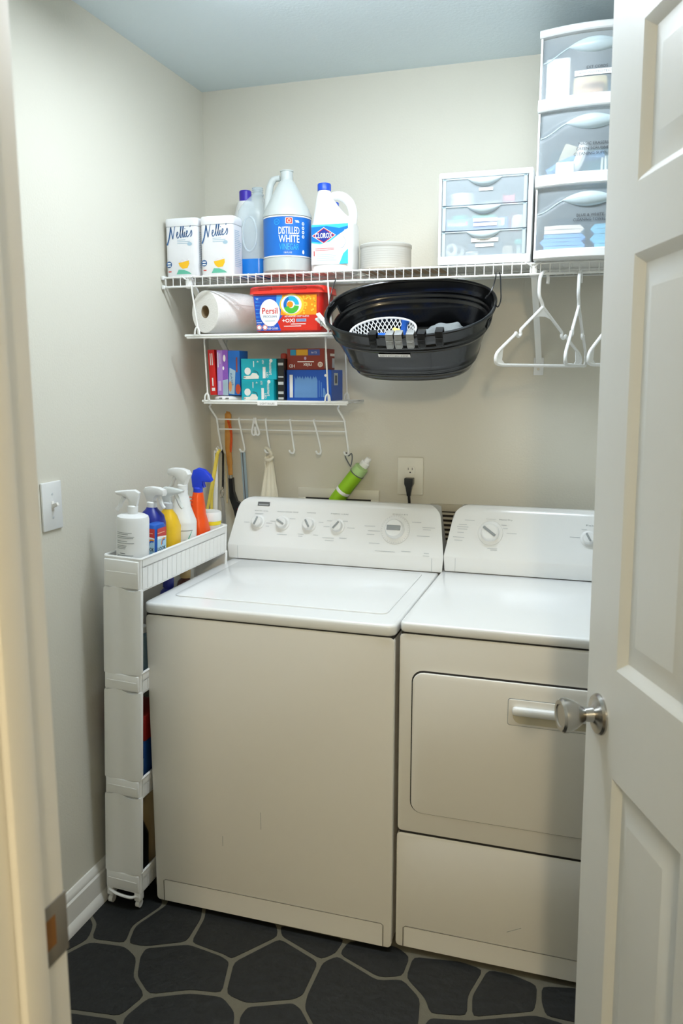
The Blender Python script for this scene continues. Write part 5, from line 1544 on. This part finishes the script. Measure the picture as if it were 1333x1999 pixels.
b.lathe([(0.0330, L * 0.805), (0.0342, L * 0.815), (0.0330, L * 0.825)], m_dgrey, sy=0.76, cap=False)
b.build('cord_band', t)
m_band = MB()
m_band.lathe([(0.0344, L * 0.30), (0.0348, L * 0.305), (0.0348, L * 0.365), (0.0344, L * 0.37)], m_white, sy=0.73, cap=False)
m_band.build('white_band', t, 'white printed band')
b = MB()
b.tube([(0.540, -0.060, 1.205), (0.530, -0.062, 1.222), (0.522, -0.064, 1.240), (0.526, -0.064, 1.252), (0.534, -0.064, 1.2415), (0.543, -0.064, 1.250), (0.546, -0.063, 1.235), (0.541, -0.061, 1.210)], 0.0022, m_dgrey, n=6, sub=4)
b.build('hanging_loop', t, 'grey hanging loop', world=True)

# outlet, plug, switch, washer box, wall grille
m_plate = M('outlet_plate', (232, 230, 218), 0.4)
t = T('power_outlet', 'cream wall outlet plate with a black plug in its lower socket', 'outlet', (0.7305, 0, 1.174))
X = FRONT(0, 0, 0)
b = MB(); b.prism(rrect(-0.0435, -0.063, 0.0435, 0.063, 0.004), 0.0003, 0.006, m_plate, X, bev=0.0025, smooth=True); b.build('cover_plate', t)
for s_ in (-1, 1):
    b = MB()
    b.prism([(0.0165 * math.copysign(min(1, abs(cos(a_)) * 1.25), cos(a_)), s_ * 0.0195 + 0.0145 * math.copysign(min(0.92, abs(sin(a_)) * 1.1), sin(a_))) for a_ in [2 * PI * k / 24 for k in range(24)]], 0.0058, 0.0075, m_plate, X)
    for x in (-0.0065, 0.0065):
        b.rect(x - 0.001, s_ * 0.0195 + 0.001, x + 0.001, s_ * 0.0195 + 0.009, m_ink, X, z=0.0077)
    b.disc(0, s_ * 0.0195 - 0.0065, 0.0025, 0.0025, m_ink, X, z=0.0077, n=12)
    b.build('socket', t)
t = T('power_plug', 'black power plug and cord in the wall outlet behind the washer', 'plug', (0.7305, -0.010, 1.15))
b = MB()
b.loft([[(0.7305 + s1 * w, y + s2 * d, z) for s1, s2 in ((-1, -1), (1, -1), (1, 1), (-1, 1))] for z, w, d, y in ((1.170, 0.0135, 0.011, -0.0195), (1.168, 0.0145, 0.0118, -0.0195), (1.150, 0.0145, 0.0118, -0.0195), (1.140, 0.0105, 0.009, -0.021), (1.124, 0.0075, 0.007, -0.022), (1.110, 0.006, 0.006, -0.022))], m_black, smooth=False)
b.build('plug_body', t, world=True)
b = MB(); b.tube([(0.7305, -0.022, 1.112), (0.733, -0.022, 1.07), (0.736, -0.030, 1.0), (0.74, -0.030, 0.92)], 0.0048, m_black, n=8, sub=4); b.build('cord', t, world=True)
t = T('light_switch', 'white light switch plate on the left wall', 'switch', (0, -0.915, 1.178))
X = RIGHT(0, 0, 0)
b = MB(); b.prism(rrect(-0.039, -0.0615, 0.039, 0.0615, 0.002, 2), 0.0003, 0.0065, m_pl, X, bev=0.0022, smooth=False); b.build('cover_plate', t)
b = MB(); b.box((0.006, -0.0055, -0.012), (0.0075, 0.0055, 0.012), m_trim, 0.0005); b.box((0.0, -0.0042, -0.005), (0.017, 0.0042, 0.004), m_trim, 0.001, X=Matrix.Translation((0.006, 0, 0)) @ Matrix.Rotation(R(-22), 4, 'Y')); b.build('toggle', t)
b = MB()
for z in (0.030, -0.030):
    b.cyl((0.0062, 0, z), (0.0074, 0, z), 0.003, m_lgrey, n=12)
b.build('screw', t)
t = T('washer_outlet_box', 'cream recessed hose box on the back wall behind the washer', 'wall box', (0.4775, 0, 1.06))
b = MB()
for x0, x1, z0, z1 in ((0.332, 0.623, 1.088, 1.121), (0.332, 0.360, 0.95, 1.088), (0.595, 0.623, 0.95, 1.088), (0.332, 0.623, 0.92, 0.95)):
    b.box((x0, -0.006, z0), (x1, -0.0003, z1), m_plate, 0.0012)
b.build('flange', t, world=True)
b = MB(); b.box((0.358, -0.0015, 0.948), (0.597, -0.0004, 1.092), m_ink); b.build('recess', t, 'dark recess', world=True)
t = T('wall_grille', 'beige louvred grille on the back wall between washer and dryer', 'grille', (0.855, 0, 0.95))
m_grl = M('grille_beige', (188, 182, 164), 0.5)
b = MB()
for x0, x1, z0, z1 in ((0.800, 0.975, 1.062, 1.086), (0.800, 0.815, 0.80, 1.062), (0.960, 0.975, 0.80, 1.062), (0.800, 0.975, 0.775, 0.80)):
    b.box((x0, -0.010, z0), (x1, -0.0003, z1), m_grl, 0.001)
b.build('frame', t, world=True)
b = MB()
for k in range(17):
    z = 1.054 - k * 0.0155
    b.box((0.815, -0.0045, -0.0007), (0.960, 0.0045, 0.0007), m_grl, X=Matrix.Translation((0, -0.007, z)) @ Matrix.Rotation(R(40), 4, 'X'))
b.build('louvres', t, world=True)
b = MB(); b.box((0.815, -0.0014, 0.80), (0.960, -0.0003, 1.062), m_dark); b.build('backing', t, world=True)

# ------------------------------------------------------------------ slim storage cart beside the washer
PHI = 0.046
CL = (0.0315, -0.812, 0.008)
cart = T('storage_cart', 'slim white four tier rolling cart squeezed between wall and washer', 'cart', CL, (0, PHI, 0))
CM = RM['storage_cart']
CWD, CLN = 0.112, 0.530
def tray(z0, z1, top=False):
    b = MB()
    b.box((0.002, 0.003, z0), (CWD - 0.002, CLN - 0.003, z0 + 0.003), m_cart)
    for y in (0.0, CLN - 0.004):
        b.box((0.006, y, z0), (CWD - 0.006, y + 0.004, z1), m_cart, 0.0015)
    for x in (0.0, CWD - 0.003):
        b.box((x, 0.012, z1 - 0.026), (x + 0.003, CLN - 0.012, z1), m_cart, 0.001)
        b.box((x, 0.012, z0), (x + 0.003, CLN - 0.012, z0 + 0.006), m_cart, 0.001)
        y = 0.012
        while y < CLN - 0.02:
            b.box((x, y, z0 + 0.003), (x + 0.003, min(y + 0.0240, CLN - 0.012), z1 - 0.022), m_cart)
            y += 0.0262
    for cx, cy in ((0.006, 0.006), (CWD - 0.006, 0.006), (0.006, CLN - 0.006), (CWD - 0.006, CLN - 0.006)):
        b.cyl((cx, cy, z0), (cx, cy, z1), 0.006, m_cart, n=12)
    rim = [(p[0], p[1], z1) for p in rrect(0.001, 0.001, CWD - 0.001, CLN - 0.001, 0.008, 4)]
    b.tube(rim, 0.0034, m_cart, n=6, closed=True)
    b.build('tray', cart)
tiers = [(0.048, 0.112), (0.338, 0.400), (0.648, 0.708), (0.936, 1.026)]
for z0, z1 in tiers:
    tray(z0, z1, z1 > 1)
def post(z0, z1, y, s_):
    b = MB()
    rings = []
    for z, e in ((z0, 0.0), (z0 + 0.004, 0.001), (z1 - 0.006, 0.001), (z1, 0.0)):
        w = CWD / 2 + e
        out = []
        for k in range(13):
            u = -1 + 2 * k / 12
            bulge = 0.006 * (1 - abs(u) ** 6) - 0.0035 * math.exp(-((u - 0.05) / 0.35) ** 2)
            dz = (0.0045 * cos(PI * (u + 0.3) * 1.2)) if z > z0 + 0.1 else 0.003 * u
            out.append((CWD / 2 + u * w, y - s_ * bulge, z + dz))
        inn = [(p[0] * 0.92 + CWD / 2 * 0.08, p[1] + s_ * 0.004, p[2]) for p in out[::-1]]
        lw = [(CWD / 2 - w + 0.0025, y + s_ * 0.030, z), ]
        rings.append(out + [(CWD / 2 + w, y + s_ * 0.012, z), (CWD / 2 + w - 0.0025, y + s_ * 0.012, z)] + inn + [(CWD / 2 - w + 0.0025, y + s_ * 0.012, z), (CWD / 2 - w, y + s_ * 0.012, z)])
    b.loft(rings, m_cart)
    b.build('end_column', cart)
for z0, z1 in ((0.106, 0.344), (0.394, 0.654), (0.702, 0.942)):
    post(z0, z1, -0.0005, 1)
    post(z0, z1, CLN + 0.0005, -1)
# apron bands on the front of every tier
for z0, z1 in tiers:
    b = MB()
    b.box((0.004, -0.0052, z0 + 0.008), (CWD - 0.004, 0.001, z1 - 0.006), m_cart, 0.004, 3)
    b.box((0.010, -0.0060, z0 + (z1 - z0) * 0.55), (CWD - 0.010, -0.0045, z0 + (z1 - z0) * 0.57), m_cart, 0.0005)
    b.build('front_apron', cart)
for i, (x, y) in enumerate(((0.012, 0.012), (CWD - 0.012, 0.012), (0.012, CLN - 0.012), (CWD - 0.012, CLN - 0.012))):
    b = MB()
    zb = 0.0 if x < 0.05 else 0.0055
    b.box((x - 0.010, y - 0.012, 0.022), (x + 0.010, y + 0.012, 0.050), m_cart, 0.004)
    b.cyl((x - 0.006, y, 0.006 + zb), (x + 0.006, y, 0.006 + zb), 0.0115, m_pl, n=18)
    b.build('caster', cart)
b = MB(); b.tube([(0.012, -0.002, 0.044), (0.035, -0.004, 0.037), (0.06, -0.004, 0.034), (0.085, -0.004, 0.035), (CWD - 0.012, -0.002, 0.042)], 0.0045, m_cart, n=8, sub=4); b.build('bottom_bumper', cart)

def oncart(name, label, cat, x, y, tier, rotz=0.0, group=None):
    z = tiers[tier][0] + 0.0035
    loc = CM @ Vector((x, y, z))
    m = CM.to_3x3().to_4x4() @ Matrix.Rotation(rotz, 4, 'Z')
    return T(name, label, cat, loc, m.to_euler(), group)
def sprayer(t, z, ang, mat, sc=1.0, collar=None, style=0):
    X = Matrix.Translation((0, 0, z)) @ Matrix.Rotation(ang, 4, 'Z') @ Matrix.Scale(sc, 4)
    b = MB()
    b.lathe([(0.0145, -0.004), (0.015, 0.0), (0.015, 0.013), (0.012, 0.016)], collar or mat, X, 24)
    b.build('collar', t)
    b = MB()
    XF = X @ FRONT(0, 0, 0)
    if style == 0:
        poly = [(-0.012, 0.014), (0.010, 0.014), (0.012, 0.026), (0.022, 0.036), (0.046, 0.037), (0.049, 0.043), (0.047, 0.055), (0.030, 0.060), (0.000, 0.061), (-0.020, 0.057), (-0.028, 0.046), (-0.022, 0.036)]
    elif style == 1:
        poly = [(-0.013, 0.014), (0.011, 0.014), (0.011, 0.030), (0.018, 0.038), (0.046, 0.046), (0.049, 0.053), (0.018, 0.058), (-0.008, 0.060), (-0.021, 0.052), (-0.017, 0.030)]
    else:
        poly = [(-0.016, 0.014), (0.014, 0.014), (0.016, 0.034), (0.042, 0.034), (0.048, 0.040), (0.040, 0.056), (0.022, 0.072), (0.002, 0.076), (-0.014, 0.068), (-0.020, 0.046)]
    b.prism(poly, -0.0105, 0.0105, mat, XF, bev=0.004, seg=2, smooth=True)
    b.build('spray_head', t)
    b = MB()
    if style < 2:
        b.tube([(0.024, 0, 0.038), (0.031, 0, 0.026), (0.038, 0, 0.010), (0.046, 0, 0.000)], [0.0065, 0.006, 0.0055, 0.005], mat, n=8, X=X, sub=3)
    else:
        b.tube([(0.016, 0, 0.036), (0.019, 0, 0.024), (0.022, 0, 0.016)], 0.005, mat, n=8, X=X, sub=3)
    b.build('trigger', t)
m_wsp = M('spray_white', (236, 238, 238), 0.32)
# 1 white cylinder bottle with printed directions
t = oncart('spray_bottle', 'round white spray bottle with grey printed directions at the front of the cart', 'bottle', 0.056, 0.054, 3)
b = MB(); b.lathe([(0.036, 0), (0.0425, 0.004), (0.0435, 0.012), (0.0435, 0.182), (0.041, 0.190), (0.033, 0.194), (0.013, 0.196), (0.013, 0.204)], m_wsp, n=40); b.build('body', t)
b = MB()
XA = Matrix.Rotation(R(12), 4, 'Z') @ FRONT(0, -0.0436, 0)
w = cylwrap(0.0436)
for k, (zz, ww) in enumerate(((0.150, 0.046), (0.146, 0.036), (0.140, 0.052), (0.136, 0.050), (0.127, 0.034), (0.122, 0.052), (0.115, 0.032), (0.111, 0.030), (0.107, 0.028), (0.094, 0.016), (0.089, 0.050), (0.085, 0.046), (0.081, 0.048), (0.072, 0.018), (0.067, 0.048), (0.063, 0.050), (0.059, 0.044))):
    x0 = -0.034 if ww > 0.02 else -0.022
    b.rect(x0, zz, x0 + ww, zz + 0.0016, m_grey if ww > 0.02 else m_dgrey, XA, w)
b.build('printed_label', t, 'grey lines of fine print')
sprayer(t, 0.204, PI + 0.25, m_wsp, 0.95, style=1)
# 2 blue bottle with white sprayer
t = oncart('spray_bottle', 'dark blue spray bottle with white trigger head behind the white bottle', 'bottle', 0.045, 0.172, 3)
b = MB(); b.loft([se(0.032, 0.032, 3, z=0), se(0.036, 0.036, 3, z=0.005), se(0.036, 0.036, 3, z=0.150), se(0.032, 0.032, 2.5, z=0.172), se(0.018, 0.018, 2, z=0.188), se(0.0135, 0.0135, 2, z=0.196)], m_dblue); b.build('body', t)
b = MB()
b.loft([se(0.0364, 0.0364, 3, z=z) for z in (0.03, 0.128)], M('label_ice', (176, 214, 236), 0.5), cap=False)
b.loft([se(0.0366, 0.0366, 3, z=z) for z in (0.118, 0.138)], m_cob, cap=False)
b.loft([se(0.0366, 0.0366, 3, z=z) for z in (0.05, 0.075)], m_dblue, cap=False)
b.build('label', t)
sprayer(t, 0.196, -0.15, m_wsp, 0.95, style=0)
# 3 flat blue bottle with red label
t = oncart('cleaner_bottle', 'bright blue flat bottle with red and rainbow label, leaning on the tray rail', 'bottle', 0.0875, 0.120, 3, 0.0)
b = MB()
b.loft([se(0.014, 0.024, 5, z=0), se(0.017, 0.028, 5, z=0.005), se(0.0185, 0.030, 5, z=0.10), se(0.0185, 0.030, 5, z=0.150), se(0.015, 0.026, 4, z=0.160), se(0.010, 0.016, 3, z=0.163)], m_blue)
b.build('body', t)
b = MB()
for X, hw in ((FRONT(0, -0.0302, 0), 0.014), (RIGHT(0.0187, 0, 0), 0.024)):
    b.rect(-hw, 0.121, hw, 0.151, m_red, X)
    b.rect(-hw, 0.050, hw, 0.121, M('label_ice', (176, 214, 236)), X)
    b.ring(hw * 0.45, 0.107, 0.011, 0.015, m_po, X, z=0.0006, a0=60, a1=200)
    b.ring(hw * 0.45, 0.107, 0.007, 0.011, m_blue, X, z=0.0006, a0=60, a1=200)
    b.text('LOOK', 0, 0.0935, 0.010, m_ink, X, w=hw * 1.8, z=0.0008, bold=0.02)
    b.art([(-hw, 0.121), (hw, 0.121), (hw, 0.125), (-hw, 0.130)], m_white, X, z=0.0006)
    b.rect(-hw, 0.137, hw * 0.6, 0.139, M('peach_print', (250, 196, 170)), X, z=0.0006)
b.build('label', t, 'red and rainbow printed label')
# 4 yellow bottle with clear sprayer
t = oncart('spray_bottle', 'yellow spray bottle with grey collar and pale trigger head', 'bottle', 0.055, 0.244, 3)
b = MB(); b.loft([se(0.030, 0.030, 3, z=0), se(0.035, 0.034, 3, z=0.005), se(0.035, 0.034, 3, z=0.130), se(0.026, 0.026, 2.4, z=0.160), se(0.014, 0.014, 2, z=0.178), se(0.0135, 0.0135, 2, z=0.184)], M('cleaner_yellow', (242, 196, 40), 0.3)); b.build('body', t)
sprayer(t, 0.184, 0.1, M('pale_spray_plastic', (218, 224, 222), 0.3), 1.0, m_lgrey, style=1)
# 5 big white spray bottle with outlined label
t = oncart('spray_bottle', 'tall white spray bottle with black outlined label and nozzle to the left', 'bottle', 0.060, 0.322, 3)
b = MB(); b.lathe([(0.036, 0), (0.043, 0.004), (0.0435, 0.012), (0.0435, 0.128), (0.042, 0.136), (0.036, 0.150), (0.026, 0.176), (0.020, 0.204), (0.0165, 0.212), (0.0165, 0.226)], m_wsp, n=40); b.build('body', t)
b = MB()
XA = Matrix.Rotation(R(28), 4, 'Z') @ FRONT(0, -0.0437, 0)
w = cylwrap(0.0437)
b.rect(-0.022, 0.108, 0.034, 0.1092, m_ink, XA, w)
b.rect(-0.022, 0.020, -0.0208, 0.1092, m_ink, XA, w)
lines(b, 0.004, 0.080, 0.026, 9, 0.0055, m_pale, XA, w, h=0.0014, seed=6)
b.art([(0.018, 0.084), (0.022, 0.084), (0.032, 0.106), (0.030, 0.106)], M('teal_print', (98, 186, 160)), XA, w, cuts=2)
lines(b, 0.006, 0.045, 0.02, 3, 0.005, m_script, XA, w, h=0.002, seed=9)
b.build('label', t, 'black outlined label')
sprayer(t, 0.226, PI - 0.2, m_wsp, 1.05, style=0)
# 6 orange bottle with blue head
t = oncart('spray_bottle', 'orange spray bottle with bright blue trigger head', 'bottle', 0.064, 0.415, 3)
m_or = M('bottle_orange', (242, 84, 14), 0.32)
b = MB(); b.loft([se(0.033, 0.030, 3, z=0), se(0.038, 0.034, 3, z=0.005), se(0.037, 0.034, 3, z=0.09), se(0.031, 0.030, 2.6, z=0.115), se(0.024, 0.026, 2.4, z=0.138), se(0.022, 0.024, 2.2, z=0.165), se(0.017, 0.018, 2, z=0.196), se(0.0155, 0.0155, 2, z=0.206)], m_or); b.build('body', t)
b = MB()
for k in range(5):
    b.box((-0.018, -0.0265 + k * 0.001, 0.146 + k * 0.011), (-0.006, -0.0215 + k * 0.001, 0.149 + k * 0.011), m_or, 0.001)
b.build('grip_ridges', t)
sprayer(t, 0.206, 0.1, M('head_blue', (30, 66, 214), 0.35), 1.0, style=2)
# 7 wipes tub
t = oncart('wipes_tub', 'white round tub with yellow band and blue label at the back of the cart', 'tub', 0.070, 0.487, 3)
b = MB(); b.lathe([(0.030, 0), (0.033, 0.0035), (0.036, 0.1100)], m_wsp, n=36); b.build('body', t)
b = MB(); b.lathe([(0.0370, 0.1074), (0.0375, 0.1109), (0.0365, 0.1320), (0.034, 0.1355), (0, 0.1355)], m_wsp, n=36); b.build('lid', t)
b = MB()
b.lathe([(0.0362, 0.0950), (0.0367, 0.1074)], M('band_yellow', (246, 226, 40), 0.4), n=36, cap=False)
b.lathe([(0.0340, 0.0264), (0.0357, 0.0810)], m_cob, n=36, cap=False)
for k in range(4):
    z = 0.040 + k * 0.009
    b.lathe([(0.0348 + k * 0.0003, z), (0.0349 + k * 0.0003, z + 0.002)], M('band_yellow', (246, 226, 40)), n=36, cap=False)
b.build('label', t, 'yellow and blue printed bands')
# lower tiers
plain = lambda name, label, x, y, tier, r, h, body, cap_m: (lambda t: (MB().lathe([(r * 0.85, 0), (r, 0.004), (r, h * 0.62), (r * 0.62, h * 0.84), (r * 0.36, h * 0.88), (r * 0.36, h * 0.9)], body).build('body', t), MB().lathe([(r * 0.45, h * 0.89), (r * 0.45, h * 0.99), (r * 0.4, h), (0, h)], cap_m).build('cap', t)))(oncart(name, label, 'bottle', x, y, tier))
plain('bottle', 'navy capped bottle seen below the top tray of the cart', 0.058, 0.245, 2, 0.036, 0.262, m_dblue, m_dblue)
plain('bottle', 'brown bottle with tan cap seen below the top tray of the cart', 0.060, 0.345, 2, 0.036, 0.268, M('bottle_brown', (84, 48, 40), 0.4), M('cap_tan', (196, 170, 120), 0.5))
plain('bottle', 'slate blue bottle in the second tier of the cart from the top', 0.058, 0.090, 2, 0.040, 0.16, M('bottle_slate', (120, 150, 168), 0.4), m_pl)
t = oncart('cleaner_box', 'blue box with red top in the third tier of the cart', 'box', 0.053, 0.095, 1)
b = MB(); b.box((-0.042, -0.05, 0), (0.046, 0.07, 0.150), M('box_navy', (26, 74, 140), 0.5), 0.002); b.build('carton', t)
b = MB(); b.box((-0.0425, -0.0505, 0.150), (0.0465, 0.0705, 0.225), M('box_red', (166, 40, 36), 0.5), 0.002); b.build('red_top', t)
b = MB(); X = FRONT(0, -0.0501, 0); b.art([(0.0, 0.02), (0.042, 0.05), (0.042, 0.10), (0.02, 0.06)], m_pale, X); b.art([(-0.03, 0.01), (0.042, 0.02), (0.042, 0.045), (-0.03, 0.018)], m_ink, X, z=0.0005); b.build('printed_front', t)
t = oncart('black_jug', 'black bottle in the bottom tier of the cart', 'bottle', 0.048, 0.070, 0)
b = MB(); b.loft([se(0.034, 0.034, 3, z=0), se(0.038, 0.038, 3, z=0.006), se(0.038, 0.038, 3, z=0.13), se(0.022, 0.022, 2.2, z=0.18), se(0.012, 0.012, 2, z=0.20)], m_black); b.build('body', t)
b = MB(); b.cyl((0, 0, 0.198), (0, 0, 0.222), 0.015, m_black); b.build('cap', t)
t = oncart('beige_jug', 'beige jug behind the black bottle in the bottom tier of the cart', 'jug', 0.058, 0.185, 0)
b = MB(); b.loft([se(0.038, 0.055, 3, z=0), se(0.043, 0.062, 3, z=0.006), se(0.043, 0.062, 3, z=0.15), se(0.036, 0.045, 2.6, z=0.20), se(0.018, 0.020, 2, z=0.235)], M('jug_beige', (206, 186, 146), 0.5)); b.build('body', t)
b = MB(); b.cyl((0, 0, 0.233), (0, 0, 0.256), 0.019, m_pl); b.build('cap', t)
